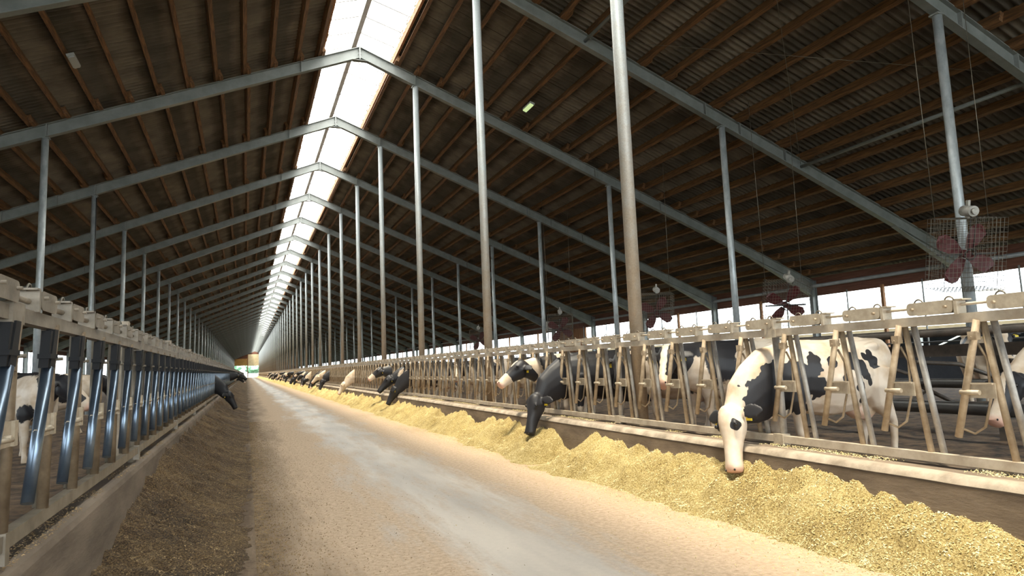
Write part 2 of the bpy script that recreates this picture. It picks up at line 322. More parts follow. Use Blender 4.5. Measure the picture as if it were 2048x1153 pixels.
# concrete feed curbs
def curb(x0, x1, z, name, m, label):
    b = MB(); s = 1 if x1 > x0 else -1
    poly = [(x0, -0.05), (x0, z - 0.05), (x0 + 0.015 * s, z - 0.015), (x0 + 0.05 * s, z), (x1, z + 0.01), (x1, -0.05)]
    b.prism(poly, 'y', -6, YEND)
    o = b.obj(name, m); o['kind'] = 'structure'; o['label'] = label; return o
cr_ = curb(1.25, 1.72, 0.56, 'trim_1', M['curb'], 'stained concrete kerb under the right headlock fence')
cl_ = curb(-4.15, -4.46, 0.62, 'trim_2', M['lcurb'], 'long concrete kerb under the left headlock fence')
# pale worn top skin on the right kerb
b = MB(); ys = [-4 + 0.12 * i for i in range(0, 200)] + [20 + 3 * i for i in range(0, 97)]
for y in ys:
    e = 0.006 * noise.noise(Vector((0, y * 3, 1)))
    for x, z in ((1.246, 0.525 + e), (1.262, 0.556), (1.29, 0.575 + e), (1.35, 0.579), (1.43 + 6 * e, 0.567)): b.v.append((x, y, z))
for j in range(len(ys) - 1):
    for i in range(4): a = j * 5 + i; b.f.append((a, a + 1, a + 6, a + 5)); b.sm.append(True)
o = b.obj('curb_cap', M['curbtop'], cr_)

# roof
def roof(side):
    b = MB(); pitch = 0.177; seg = 6; y0 = -14.0; n = int((YEND + 1 - y0) / pitch * seg)
    x0, x1 = 1.08, 18.4
    for i in range(n + 1):
        y = y0 + i * pitch / seg; dz = 0.036 * math.cos(2 * math.pi * i / seg)
        for x in (x0, x1): b.v.append((side * x, y, 11.585 - SL * x + dz))
    for i in range(n): b.f.append((2 * i, 2 * i + 1, 2 * i + 3, 2 * i + 2)); b.sm.append(True)
    b.obj('ceiling', M['roof'], kind='structure')
roof(-1); roof(1)

# ridge skylight: glazing, central beam, bars and little rods, edge boards
sky = link('window_1', None); sky['kind'] = 'structure'; sky.location = (0, 0, 0)
b = MB()
for s in (-1, 1): b.add([(0, -14, 12.02), (s * 1.35, -14, 11.58), (s * 1.35, YEND, 11.58), (0, YEND, 12.02)], [(0, 1, 2, 3)])
b.obj('glazing', M['glazing'], sky)
MB().box((-0.07, -14, 11.86), (0.07, YEND, 12.0)).obj('ridge_beam', M['ridge'], sky)
b = MB(); rods = MB()
y = 2.0
while y < 120:
    for s in (-1, 1):
        b.beam((0, y, 11.97), (s * 1.32, y, 11.56), 0.04 if y < 60 else 0.05, 0.05)
    rods.tube([(1.10, y, 11.20), (1.10, y, 11.63)], 0.018, 5)
    rods.tube([(-1.10, y, 11.20), (-1.10, y, 11.60)], 0.011, 5)
    y += 1.0
b.obj('glazing_bars', M['ridge'], sky); rods.obj('support_rods', M['ring'], sky)
for s in (-1, 1):
    MB().box((s * 1.06, -14, 11.06), (s * 1.13, YEND, 11.27)).obj('edge_board', M['timber'], sky)
# ragged sheet edge along both sides of the opening
rag = MB(); random.seed(3); y = 4.0
while y < 90:
    for s in (-1, 1):
        d = random.uniform(0.02, 0.09); l = random.uniform(0.1, 0.3)
        rag.box((s * (1.06 - d * 0.6) - 0.006, y, 11.27), (s * (1.06 - d * 0.6) + 0.012, y + l, 11.29 + d))
        if s > 0: rag.box((s * 1.06 - 0.01, y, 11.2), (s * 1.06 + 0.01, y + 0.03, 11.27 + d * 2))
    y += random.uniform(0.2, 0.45)
rag.obj('ragged_seal', M['plate'], sky)

# ------------------------------------------------------------------ portal frames
def rafter_mesh(side, haunch=True):
    b = MB(); wd = 0.17; tf = 0.018
    # I section swept along the slope: web + two flanges
    X1 = XE
    def seg(x, z, w, t):  # flange strip of width w (along y) thickness t
        pass
    xs = [0.0, X1]
    b.add([(side * 0, -wd / 2, rbot(0)), (side * X1, -wd / 2, rbot(X1)), (side * X1, wd / 2, rbot(X1)), (side * 0, wd / 2, rbot(0)),
           (side * 0, -wd / 2, rbot(0) + tf), (side * X1, -wd / 2, rbot(X1) + tf), (side * X1, wd / 2, rbot(X1) + tf), (side * 0, wd / 2, rbot(0) + tf)],
          [(0, 3, 2, 1), (4, 5, 6, 7), (0, 1, 5, 4), (1, 2, 6, 5), (2, 3, 7, 6), (3, 0, 4, 7)])
    b.add([(side * 0, -wd / 2, rtop(0) - tf), (side * X1, -wd / 2, rtop(X1) - tf), (side * X1, wd / 2, rtop(X1) - tf), (side * 0, wd / 2, rtop(0) - tf),
           (side * 0, -wd / 2, rtop(0)), (side * X1, -wd / 2, rtop(X1)), (side * X1, wd / 2, rtop(X1)), (side * 0, wd / 2, rtop(0))],
          [(0, 3, 2, 1), (4, 5, 6, 7), (0, 1, 5, 4), (1, 2, 6, 5), (2, 3, 7, 6), (3, 0, 4, 7)])
    b.add([(0, -0.006, rbot(0)), (side * X1, -0.006, rbot(X1)), (side * X1, 0.006, rbot(X1)), (0, 0.006, rbot(0)),
           (0, -0.006, rtop(0)), (side * X1, -0.006, rtop(X1)), (side * X1, 0.006, rtop(X1)), (0, 0.006, rtop(0))],
          [(0, 3, 2, 1), (4, 5, 6, 7), (0, 1, 5, 4), (1, 2, 6, 5), (2, 3, 7, 6), (3, 0, 4, 7)])
    # bolted splice plates and stiffeners
    for x in (10.6, 8.0, 9.1, 1.7):
        b.add([(side * x, -wd / 2, rbot(x)), (side * (x + 0.03), -wd / 2, rbot(x + 0.03)), (side * (x + 0.03), wd / 2, rbot(x + 0.03)), (side * x, wd / 2, rbot(x)),
               (side * x, -wd / 2, rtop(x)), (side * (x + 0.03), -wd / 2, rtop(x + 0.03)), (side * (x + 0.03), wd / 2, rtop(x + 0.03)), (side * x, wd / 2, rtop(x))],
              [(0, 3, 2, 1), (4, 5, 6, 7), (0, 1, 5, 4), (1, 2, 6, 5), (2, 3, 7, 6), (3, 0, 4, 7)])
    return b
def haunch_mesh(side):
    b = MB(); x0, x1 = 14.6, XE - 0.05
    vs = []
    for yy in (-0.085, 0.085): vs += [(side * x0, yy, rbot(x0)), (side * x1, yy, rbot(x1)), (side * x1, yy, rbot(x1) - 0.30)]
    # tapering web and bottom flange
    b.add([(side * x0, -0.006, rbot(x0)), (side * x1, -0.006, rbot(x1)), (side * x1, -0.006, rbot(x1) - 0.3), (side * x0, 0.006, rbot(x0)), (side * x1, 0.006, rbot(x1)), (side * x1, 0.006, rbot(x1) - 0.3)],
          [(0, 1, 2), (5, 4, 3), (0, 3, 4, 1), (1, 4, 5, 2), (2, 5, 3, 0)])
    b.add([(side * x0, -0.085, rbot(x0)), (side * x1, -0.085, rbot(x1) - 0.3), (side * x1, 0.085, rbot(x1) - 0.3), (side * x0, 0.085, rbot(x0)),
           (side * x0, -0.085, rbot(x0) - 0.02), (side * x1, -0.085, rbot(x1) - 0.32), (side * x1, 0.085, rbot(x1) - 0.32), (side * x0, 0.085, rbot(x0) - 0.02)],
          [(0, 1, 2, 3), (7, 6, 5, 4), (0, 4, 5, 1), (1, 5, 6, 2), (2, 6, 7, 3), (3, 7, 4, 0)])
    return b
def eavecol_mesh(side):
    b = MB(); h = rtop(XE)
    b.box((side * XE - 0.13, -0.085, CF - 0.3), (side * XE - 0.115, 0.085, h)); b.box((side * XE + 0.115, -0.085, CF - 0.3), (side * XE + 0.13, 0.085, h)); b.box((side * XE - 0.115, -0.006, CF - 0.3), (side * XE + 0.115, 0.006, h))
    return b
def frame():
    t = thing('portal_frame', 'x', 'steel frame')
    for s, n in ((-1, 'left'), (1, 'right')):
        rafter_mesh(s).obj('rafter', M['frame'], t); haunch_mesh(s).obj('haunch', M['frame'], t); eavecol_mesh(s).obj('eave_column', M['frame'], t)
    a = MB(); a.box((-0.02, -0.085, 10.93), (0.02, 0.085, 11.35))
    for zz in (10.97, 11.1, 11.22): 
        for yy in (-0.05, 0.05): a.tube([(-0.05, yy, zz), (0.05, yy, zz)], 0.013, 6)
    a.obj('apex_plate', M['frame'], t)
    g = MB(); g.add([(-0.22, -0.085, rbot(0.22)), (0.22, -0.085, rbot(0.22)), (0.22, 0.085, rbot(0.22)), (-0.22, 0.085, rbot(0.22)), (-0.22, -0.085, rbot(0.22) + 0.012), (0.22, -0.085, rbot(0.22) + 0.012), (0.22, 0.085, rbot(0.22) + 0.012), (-0.22, 0.085, rbot(0.22) + 0.012)],
                  [(0, 3, 2, 1), (4, 5, 6, 7), (0, 1, 5, 4), (1, 2, 6, 5), (2, 3, 7, 6), (3, 0, 4, 7)]); g.obj('tie_plate', M['frame'], t)
    return t
f0 = frame(); km = kidmap()
FLAB = {-2: 'grey steel roof frame cutting the top corners of the photo, nearest of all', -1: 'grey steel roof frame next to the nearest, its peak above the picture',
        0: 'grey steel roof frame with the highest and largest visible peak under the skylight', 1: 'grey steel roof frame with the second peak seen under the skylight'}
first = True
for k in [-2, -1] + list(range(0, NF)):
    if first: f = f0; first = False
    else: f = copy_tree(f0, km)
    f.location = (0, FY(k), 0)
    if k in FLAB: f['label'] = FLAB[k]
    elif k < 10: f['label'] = 'grey steel roof frame with the %s peak counted down the skylight' % ORD[k]
    else: f['label'] = 'grey steel roof frame among the tightly overlapping ones far down the barn'; f['group'] = 'distant roof frames'

# round columns
def column(name, r, h, z0, m, n=20):
    b = MB(); b.tube([(0, 0, z0), (0, 0, h)], r, n); return b
def colrow(x, r, zb, fn, grp, ks, matl, side):
    h = rbot(x)
    shaft = column('c', r, h - 0.02, 0, matl).mesh('shaft', matl); head = MB().box((-r - 0.02, -0.09, h - 0.03), (r + 0.02, 0.09, h)).mesh('head_plate', M['frame'])
    foot = MB().box((-r - 0.03, -r - 0.03, zb - 0.02), (r + 0.03, r + 0.03, zb + 0.03)).mesh('base_plate', M['bar'])
    for k in ks:
        lab = fn(k)
        t = thing('steel_column', lab[0], 'column', (x, FY(k), 0), group=lab[1])
        for nm, me in (('shaft', shaft), ('head_plate', head), ('base_plate', foot)): link(nm, me, t)
def fnR(k):
    i = k + 2
    if i == 0: return 'thickest round steel column, dust brown at its foot, rising through the right fence', None
    if i == 1: return 'tall round column on the right fence line left of the thickest one', None
    if i < 12: return '%s column from the camera on the right fence line' % ORD[i], None
    return 'distant column in the packed row along the right fence line', 'distant columns on the right fence line'
def fnF(k):
    i = k + 2
    if i == 0: return 'speckled galvanised column at the far right beside the caged fan', None
    if i == 1: return 'galvanised column right of the thickest one, standing behind the black and white cows', None
    if i < 11: return '%s column from the right in the row deep in the right pens' % ORD[i], None
    return 'distant column in the row deep in the right pens', 'distant columns in the right pens'
def fnL(k):
    if k < 10: return '%s column from the left in the row behind the left fence' % ORD[k], None
    return 'distant column in the row behind the left fence', 'distant columns behind the left fence'
colrow(XN + 0.155, 0.092, 0.56, fnR, None, range(-2, NF), M['pipe'], 1)
colrow(XF, 0.082, CF, fnF, None, range(-2, NF), M['galv'], 1)
colrow(XL, 0.082, CF, fnL, None, range(0, NF), M['galv'], -1)

# ------------------------------------------------------------------ purlins
PX = [1.14] + [1.76 + 0.727 * i for i in range(22)]
def purlin_mesh():
    b = MB(); b.box((-0.05, -3.38, 0.0), (0.05, 3.38, 0.205)); return b.mesh('roof_purlin', M['purlin'])
pm = purlin_mesh()
cand = []
for k in range(-4, NF - 1):
    for s in (-1, 1):
        for i, x in enumerate(PX):
            yc = FY(k) + 3; xx = s * (x + (0.052 if (k % 2) else -0.052)); z = rtop(x) + 0.005
            pts = [project((xx, yc + d, z)) for d in (-3.3, -1.5, 0, 1.5, 3.3)]
            vis = [p for p in pts if p and -10 < p[0] < 2058 and -10 < p[1] < 1160]
            size = 0
            if vis: size = len(vis) / 5.0 * 1e4 / (sum(p[2] for p in vis) / len(vis)) ** 2
            if s > 0 and size: size *= 1.0
            cand.append((size, k, s, i, xx, yc, z))
cand.sort(key=lambda c: -c[0])
ang = math.atan(SL)
rest = MB()
for n_, (size, k, s, i, xx, yc, z) in enumerate(cand):
    if n_ < 300 and size > 0:
        o = bpy.data.objects.new('roof_purlin', pm); C.objects.link(o)
        if n_ == 0: fixnormals(pm); pm['fx'] = 1
        o.location = (xx, yc, z); o.rotation_euler = (0, s * ang, 0)
        bay = {-3: 'nearest bay', -2: 'second bay', -1: 'bay before the highest peak'}.get(k, '%s bay past the highest peak' % ORD[max(k, 0)])
        pos = 'skylight edge purlin' if i == 0 else ('purlin %s below the skylight' % ORD[i - 1] if i - 1 < 12 else 'purlin %s above the eave' % ORD[len(PX) - 1 - i])
        o['label'] = 'timber %s, %s roof slope, %s' % (pos, 'left' if s < 0 else 'right', bay)
        o['category'] = 'purlin'; o['group'] = 'timber purlins under the roof sheets'
    else:
        c, sn = math.cos(s * ang), math.sin(s * ang)
        vs = []
        for px_, py_, pz_ in ((-0.05, -3.38, 0), (0.05, -3.38, 0), (0.05, 3.38, 0), (-0.05, 3.38, 0), (-0.05, -3.38, 0.205), (0.05, -3.38, 0.205), (0.05, 3.38, 0.205), (-0.05, 3.38, 0.205)):
            vs.append((xx + px_ * c + pz_ * sn, yc + py_, z - px_ * sn + pz_ * c))
        rest.add(vs, [(0, 3, 2, 1), (4, 5, 6, 7), (0, 1, 5, 4), (1, 2, 6, 5), (2, 3, 7, 6), (3, 0, 4, 7)])
o = rest.obj('roof_purlins', M['purlin']); tag(o, 'all the smaller brown timber purlins further down the roof', 'purlins'); o['kind'] = 'stuff'

# ------------------------------------------------------------------ headlock panels
def box_plate(b, yc, z0, L_, h, x, t=0.006, r=0.03):
    poly = []
    for cy_, cz_, a0 in ((yc + L_ / 2 - r, z0 + r, -90), (yc + L_ / 2 - r, z0 + h - r, 0), (yc - L_ / 2 + r, z0 + h - r, 90), (yc - L_ / 2 + r, z0 + r, 180)):
        for j in range(4): a = R(a0 + j * 30); poly.append((cy_ + r * math.cos(a), cz_ + r * math.sin(a)))
    b.prism(poly, 'x', x - t / 2, x + t / 2)
def ring(b, y, z, x, rr, r=0.006):
    b.tube([(x, y + rr * math.cos(R(a)), z + rr * math.sin(R(a))) for a in range(-20, 201, 20)], r, 6)
# right: local y runs along the barn, faces the alley at -x
RT = 1.645; RB = 0.635
def right_panel(detail):
    W = 3.0; out = []
    def add(k, b, m): out.append((k, b, m))
    add('top_rail', MB().box((-0.03, 0, RT - 0.035), (0.03, W, RT + 0.035)), M['rail'])
    add('bottom_rail', MB().box((-0.03, 0, RB - 0.035), (0.03, W, RB + 0.03)), M['rail'])
    add('post', MB().tube([(0.03, 0.0, 0.56), (0.03, 0.0, RT + 0.02)], 0.035, 12), M['bar2'])
    add('clamp', MB().box((-0.042, -0.07, RT - 0.045), (0.042, 0.07, RT + 0.045)), M['plate']); add('clamp', MB().box((-0.045, -0.06, 0.58), (0.05, 0.06, 0.68)), M['plate'])
    add('latch_shaft', MB().tube([(0, 0, RT + 0.10), (0, W, RT + 0.10)], 0.011, 8), M['rail'])
    for i in range(5):
        s = 0.15 + 0.6 * i
        a = s + 0.27
        add('swing_bar', MB().tube([(-0.025, a, RT - 0.02), (-0.025, a + 0.225, 0.80)], 0.025, 12), M['bar'])
        f1 = MB().tube([(0.02, a - 0.01, RT - 0.03), (0.02, a - 0.122, RB + 0.028)], 0.023, 12); add('fixed_bar', f1, M['bar'])
        f2 = MB().tube([(0.035, a - 0.075, RT - 0.03), (0.035, a - 0.21, RB + 0.028)], 0.023, 12); add('fixed_bar', f2, M['bar2'])
        p = MB(); zc = 1.13; p.box((-0.012, a - 0.06, zc - 0.05), (0.0, a + 0.155, zc + 0.055)); p.tube([(-0.04, a + 0.03, zc - 0.01), (-0.04, a + 0.165, zc - 0.01)], 0.018, 8)
        p.box((-0.03, a - 0.05, zc + 0.045), (0.01, a + 0.13, zc + 0.056)); add('lock_plate', p, M['plate'])
        u = [(-0.02, a + 0.19, 0.86), (0.0, a + 0.12, 0.83), (0.01, a + 0.05, 0.88), (0.02, a - 0.005, 1.08), (0.02, a - 0.01, 1.35), (0.0, a + 0.03, 1.46)]
        add('guard_rod', MB().tube(u, 0.009, 6), M['bar'])
        k = MB(); k.box((-0.055, a + 0.0, RT - 0.16), (-0.005, a + 0.06, RT - 0.10)); k.tube([(-0.06, a + 0.04, RT - 0.14), (0.04, a + 0.04, RT - 0.14)], 0.009, 6); add('pivot', k, M['bar'])
        q = MB(); box_plate(q, s, RT + 0.045, 0.36, 0.095, -0.04); box_plate(q, s, RT + 0.045, 0.36, 0.095, 0.04); q.box((-0.04, s - 0.17, RT + 0.125), (0.04, s - 0.02, RT + 0.135))
        q.box((-0.05, s - 0.215, RT + 0.03), (0.05, s - 0.19, RT + 0.14)); q.box((-0.05, s - 0.26, RT + 0.13), (0.05, s - 0.19, RT + 0.14)); add('latch_box', q, M['plate'])
        for dy in (-0.13, 0.11):
            rg = MB(); ring(rg, s + dy, RT + 0.13, 0.0, 0.035); add('release_ring', rg, M['ring'])
        for dy in (-0.13, 0.13): add('pin', MB().tube([(-0.065, s + dy, RT + 0.09), (0.06, s + dy, RT + 0.09)], 0.011, 6), M['bar'])
    return out
LT = 1.775; LB = 0.745
def left_panel(detail):
    W = 4.0; P = W / 6; out = []
    def add(k, b, m): out.append((k, b, m))
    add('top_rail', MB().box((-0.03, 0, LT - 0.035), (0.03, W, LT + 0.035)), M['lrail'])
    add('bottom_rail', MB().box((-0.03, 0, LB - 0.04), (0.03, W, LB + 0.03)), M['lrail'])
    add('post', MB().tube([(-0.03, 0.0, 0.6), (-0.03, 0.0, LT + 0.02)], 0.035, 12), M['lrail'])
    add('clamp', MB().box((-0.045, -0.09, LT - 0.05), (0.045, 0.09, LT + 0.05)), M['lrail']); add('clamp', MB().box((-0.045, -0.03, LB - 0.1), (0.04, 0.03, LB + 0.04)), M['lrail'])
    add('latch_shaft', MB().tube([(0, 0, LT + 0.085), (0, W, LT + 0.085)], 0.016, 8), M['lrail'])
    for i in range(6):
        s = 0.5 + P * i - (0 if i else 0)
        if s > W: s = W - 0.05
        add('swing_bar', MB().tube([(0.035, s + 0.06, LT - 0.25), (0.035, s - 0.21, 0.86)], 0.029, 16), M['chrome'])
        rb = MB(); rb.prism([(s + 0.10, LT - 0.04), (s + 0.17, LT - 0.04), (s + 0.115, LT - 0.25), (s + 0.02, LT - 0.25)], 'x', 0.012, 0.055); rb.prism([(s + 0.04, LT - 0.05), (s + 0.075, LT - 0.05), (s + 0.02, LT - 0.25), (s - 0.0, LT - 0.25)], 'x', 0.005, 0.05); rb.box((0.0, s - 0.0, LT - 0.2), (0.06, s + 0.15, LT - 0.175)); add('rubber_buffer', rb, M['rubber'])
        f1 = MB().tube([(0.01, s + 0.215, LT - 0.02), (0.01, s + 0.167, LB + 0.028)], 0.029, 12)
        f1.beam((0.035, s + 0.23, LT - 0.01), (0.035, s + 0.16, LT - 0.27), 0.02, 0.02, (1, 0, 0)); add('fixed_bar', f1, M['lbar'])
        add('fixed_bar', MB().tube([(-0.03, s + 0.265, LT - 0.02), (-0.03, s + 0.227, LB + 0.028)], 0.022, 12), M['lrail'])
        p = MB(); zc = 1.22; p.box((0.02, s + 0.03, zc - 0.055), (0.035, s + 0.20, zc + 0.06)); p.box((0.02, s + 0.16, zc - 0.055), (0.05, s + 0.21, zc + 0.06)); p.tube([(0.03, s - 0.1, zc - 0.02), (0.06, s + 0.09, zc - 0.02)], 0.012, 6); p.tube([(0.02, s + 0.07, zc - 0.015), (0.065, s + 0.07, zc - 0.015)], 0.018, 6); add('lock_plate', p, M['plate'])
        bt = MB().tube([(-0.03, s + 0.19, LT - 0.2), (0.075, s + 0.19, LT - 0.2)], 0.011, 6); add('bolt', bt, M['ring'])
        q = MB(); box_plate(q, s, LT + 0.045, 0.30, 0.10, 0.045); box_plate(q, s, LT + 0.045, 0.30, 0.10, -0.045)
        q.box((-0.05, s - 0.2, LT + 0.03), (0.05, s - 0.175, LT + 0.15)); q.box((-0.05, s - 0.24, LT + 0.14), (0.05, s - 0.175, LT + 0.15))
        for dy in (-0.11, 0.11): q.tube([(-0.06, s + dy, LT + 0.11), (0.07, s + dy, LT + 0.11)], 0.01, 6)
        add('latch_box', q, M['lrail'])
        for dy, dz, rr in ((-0.19, 0.145, 0.03), (0.03, 0.13, 0.025)):
            rg = MB(); ring(rg, s + dy, LT + dz, 0.0, rr); add('release_ring', rg, M['ring'])
    return out
def place_panels(fn, x, y0, W, side, n_detail, fx, grp_far):
    parts = fn(True)
    meshes = [(k, b.mesh(k, m)) for k, b, m in parts]
    # joined version for the distant ones
    names = []; J = MB(); mi = []
    mats_ = []
    for k, b, m in parts:
        if m not in mats_: mats_.append(m)
        J.add(b.v, b.f); J.sm[-len(b.f):] = b.sm; mi += [mats_.index(m)] * len(b.f)
    jm = J.mesh('headlock_panel', mats_[0])
    for m in mats_[1:]: jm.materials.append(m)
    jm.polygons.foreach_set('material_index', mi)
    fixnormals(jm); jm['fx'] = 1
    j = 0; y = y0
    while y < YEND - 2:
        lab, grp = fx(j)
        if j < n_detail:
            t = thing('headlock_panel', lab, 'cattle headlock', (x, y, 0), group=grp)
            last = {}
            for k, me in meshes:
                host = {'release_ring': 'latch_box', 'pin': 'latch_box', 'guard_rod': 'swing_bar', 'pivot': 'swing_bar', 'bolt': 'fixed_bar', 'rubber_buffer': 'swing_bar'}.get(k)
                last[k] = link(k, me, last.get(host, t))
        else:
            o = link('headlock_panel', jm, None, (x, y, 0)); tag(o, lab, 'cattle headlock', grp)
        j += 1; y += W
def fxR(j):
    if j == 0: return 'rightmost headlock panel of the right fence, past the white cow\'s rump', None
    if j == 1: return 'headlock panel of the right fence in front of the spotted white cow\'s neck', None
    if j < 14: return '%s dusty headlock panel from the camera along the right fence' % ORD[j], None
    return 'distant headlock panel far along the right fence', 'distant headlock panels of the right fence'
def fxL(j):
    if j == 0: return 'headlock panel at the left picture edge, cut by the frame', None
    if j < 14: return '%s headlock panel along the left fence with bluish polished bars' % ORD[j], None
    return 'distant headlock panel far along the left fence', 'distant headlock panels of the left fence'
place_panels(right_panel, FR, -0.9 + 3.0 * 0 + 0.0, 3.0, 1, 11, lambda j: fxR(j), None)
place_panels(left_panel, FL, -0.28, 4.0, -1, 10, lambda j: fxL(j), None)

# timber stubs behind the left fence
st = MB().box((-0.05, -0.05, CF - 0.05), (0.05, 0.05, 2.04)).mesh('timber_post', M['timber'])
st2 = MB().box((-0.055, -0.055, CF - 0.05), (0.055, 0.055, 2.03)).mesh('timber_post', M['curbtop'])
y = 7.75; j = 0
while y < YEND - 4:
    o = link('fence_post', st2, None, (-4.36, y, 0)); tag(o, ('%s square grey post sticking up behind the left fence' % ORD[j]) if j < 8 else 'distant square post behind the left fence', 'post', None if j < 8 else 'distant posts behind the left fence')
    y += 4.15; j += 1

# ------------------------------------------------------------------ feed
def feed_surface(x0, x1, hfun, name, m, chipm, label, nchips, roadchips, seed, ysN):
    b = MB(); nx = 44
    ys = list(ysN)
    for y in ys:
        for i in range(nx + 1):
            x = x0 + (x1 - x0) * i / nx
            b.v.append((x, y, hfun(x, y)))
    for j in range(len(ys) - 1):
        for i in range(nx):
            a = j * (nx + 1) + i; b.f.append((a, a + 1, a + nx + 2, a + nx + 1)); b.sm.append(True)
    nface = len(b.f)
    rnd = random.Random(seed)
    def chip(x, y, z, L_):
        a = rnd.uniform(0, 6.28); tl = rnd.uniform(-0.7, 0.7); wv = L_ * rnd.uniform(0.25, 0.7)
        d = Vector((math.cos(a) * math.cos(tl), math.sin(a) * math.cos(tl), math.sin(tl))) * L_; sd = Vector((-math.sin(a), math.cos(a), rnd.uniform(-0.5, 0.5))).normalized() * wv
        c = Vector((x, y, z)); up = Vector((0, 0, wv * 0.4))
        b.add([c - d / 2 - sd / 2, c - d / 2 + sd / 2, c + d / 2 + sd / 2, c + d / 2 - sd / 2, c + up], [(0, 1, 4), (1, 2, 4), (2, 3, 4), (3, 0, 4)])
    for _ in range(nchips):
        y = 1.8 + (rnd.random() ** 1.7) * 16; x = rnd.uniform(min(x0, x1), max(x0, x1))
        z = hfun(x, y)
        if z < 0.004: continue
        chip(x, y, z + 0.003, rnd.uniform(0.006, 0.017))
    for _ in range(roadchips):
        y = 1.8 + (rnd.random() ** 1.5) * 20; t = abs(rnd.gauss(0, 0.16 if rnd.random() < .6 else 0.6)); x = (0.75 - t) if x0 > 0 else (max(x0, x1) + t - 0.36)
        chip(x, y, max(0.0, hfun(x, y)) + 0.003, rnd.uniform(0.005, 0.014))
    me = b.mesh(name, m); me.materials.append(chipm)
    me.polygons.foreach_set('material_index', [0] * nface + [1] * (len(b.f) - nface))
    o = link(name, me); tag(o, label, 'feed'); o['kind'] = 'stuff'; return o
def nz(x, y, s, o=0): return noise.noise(Vector((x * s, y * s, o)))
def hR(x, y):
    foot = 0.62 + 0.20 * nz(0, y, 0.55, 5) + 0.10 * nz(x, y, 3, 9) + 0.06 * nz(x, y, 12, 19)
    top = 0.40 + 0.13 * nz(0, y, 0.8, 2) + 0.06 * nz(3, y, 2.5, 2)
    if y < 4.2: top -= 0.10 * (4.2 - y)
    top -= 0.36 * math.exp(-((y - 8.85) / .42) ** 2); foot -= .22 * math.exp(-((y - 9.3) / 1.0) ** 2)
    if y > 12: top -= .05
    t = (x - foot) / (1.25 - foot)
    if t <= 0: return max(-0.05, t * 0.12)
    t = min(1.0, t)
    h = top * t ** 1.15
    l = abs(nz(x, y, 3.6, 1)) * 0.13 + nz(x, y, 2.0, 8) * 0.06 + nz(x, y, 9, 3) * 0.04 + nz(x, y, 24, 4) * 0.02 + nz(x, y, 55, 4) * 0.009
    return max(-.02, h + l * min(1, t * 2.2) - 0.01)
def hL(x, y):
    foot = -3.10 + 0.22 * nz(0, y, 0.45, 15) + 0.10 * nz(x, y, 4, 21) + 0.06 * nz(x, y, 14, 22)
    top = 0.10 + 0.36 * max(0, min(1, (y - 5.2) / 4)) + 0.10 * nz(0, y, 1.1, 12)
    t = (foot - x) / (foot + 4.16)
    if t <= 0: return max(-0.05, t * 0.3)
    t = min(1.0, t)
    h = top * (0.35 * t + 0.65 * t * t)
    l = abs(nz(x, y, 3.2, 11)) * 0.13 + nz(x, y, 9, 13) * 0.035 + nz(x, y, 27, 14) * 0.02 + nz(x, y, 60, 4) * 0.008
    return h + l * min(1, t * 1.6) ** 1.5 - 0.006
def yr(a, dens):
    ys = []; y = a
    while y < YEND - 1: ys.append(y); y += dens if y < 10 else dens * (y / 10) ** 1.6
    return ys
feed_surface(0.15, 1.255, hR, 'silage_heap', M['feedR'], M['chipR'], 'sunlit yellow chopped feed heaped along the right kerb', 48000, 22000, 5, yr(1.8, 0.02))
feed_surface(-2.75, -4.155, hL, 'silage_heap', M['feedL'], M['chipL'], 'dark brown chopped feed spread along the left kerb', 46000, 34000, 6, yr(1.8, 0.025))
# debris strips on the kerb tops
def debris(x0, x1, z, name, m, label, n, seed, dark):
    rnd = random.Random(seed); b = MB()
    for _ in range(n):
        y = 1.6 + (rnd.random() ** 1.6) * 24; x = rnd.uniform(x0, x1); 
        if nz(x, y, 1.5, seed) < -0.05: continue
        a = rnd.uniform(0, 6.28); L_ = rnd.uniform(0.006, 0.018); c = Vector((x, y, z + rnd.uniform(0.0, 0.012)))
        d = Vector((math.cos(a), math.sin(a), rnd.uniform(-.3, .3))) * L_; s_ = Vector((-math.sin(a), math.cos(a), 0)) * L_ * 0.35
        b.add([c - d / 2, c + s_ / 2, c + d / 2, c - s_ / 2, c + Vector((0, 0, L_ * .25))], [(0, 1, 4), (1, 2, 4), (2, 3, 4), (3, 0, 4)])
    o = b.obj(name, m); tag(o, label, 'feed'); o['kind'] = 'stuff'
debris(1.42, 1.58, 0.578, 'feed_crumbs', M['chipR'], 'pale feed crumbs lying on the right kerb top', 9000, 31, 0)
debris(-4.36, -4.17, 0.62, 'feed_crumbs', M['chipL'], 'brown feed crumbs lying on the left kerb top', 9000, 33, 1)

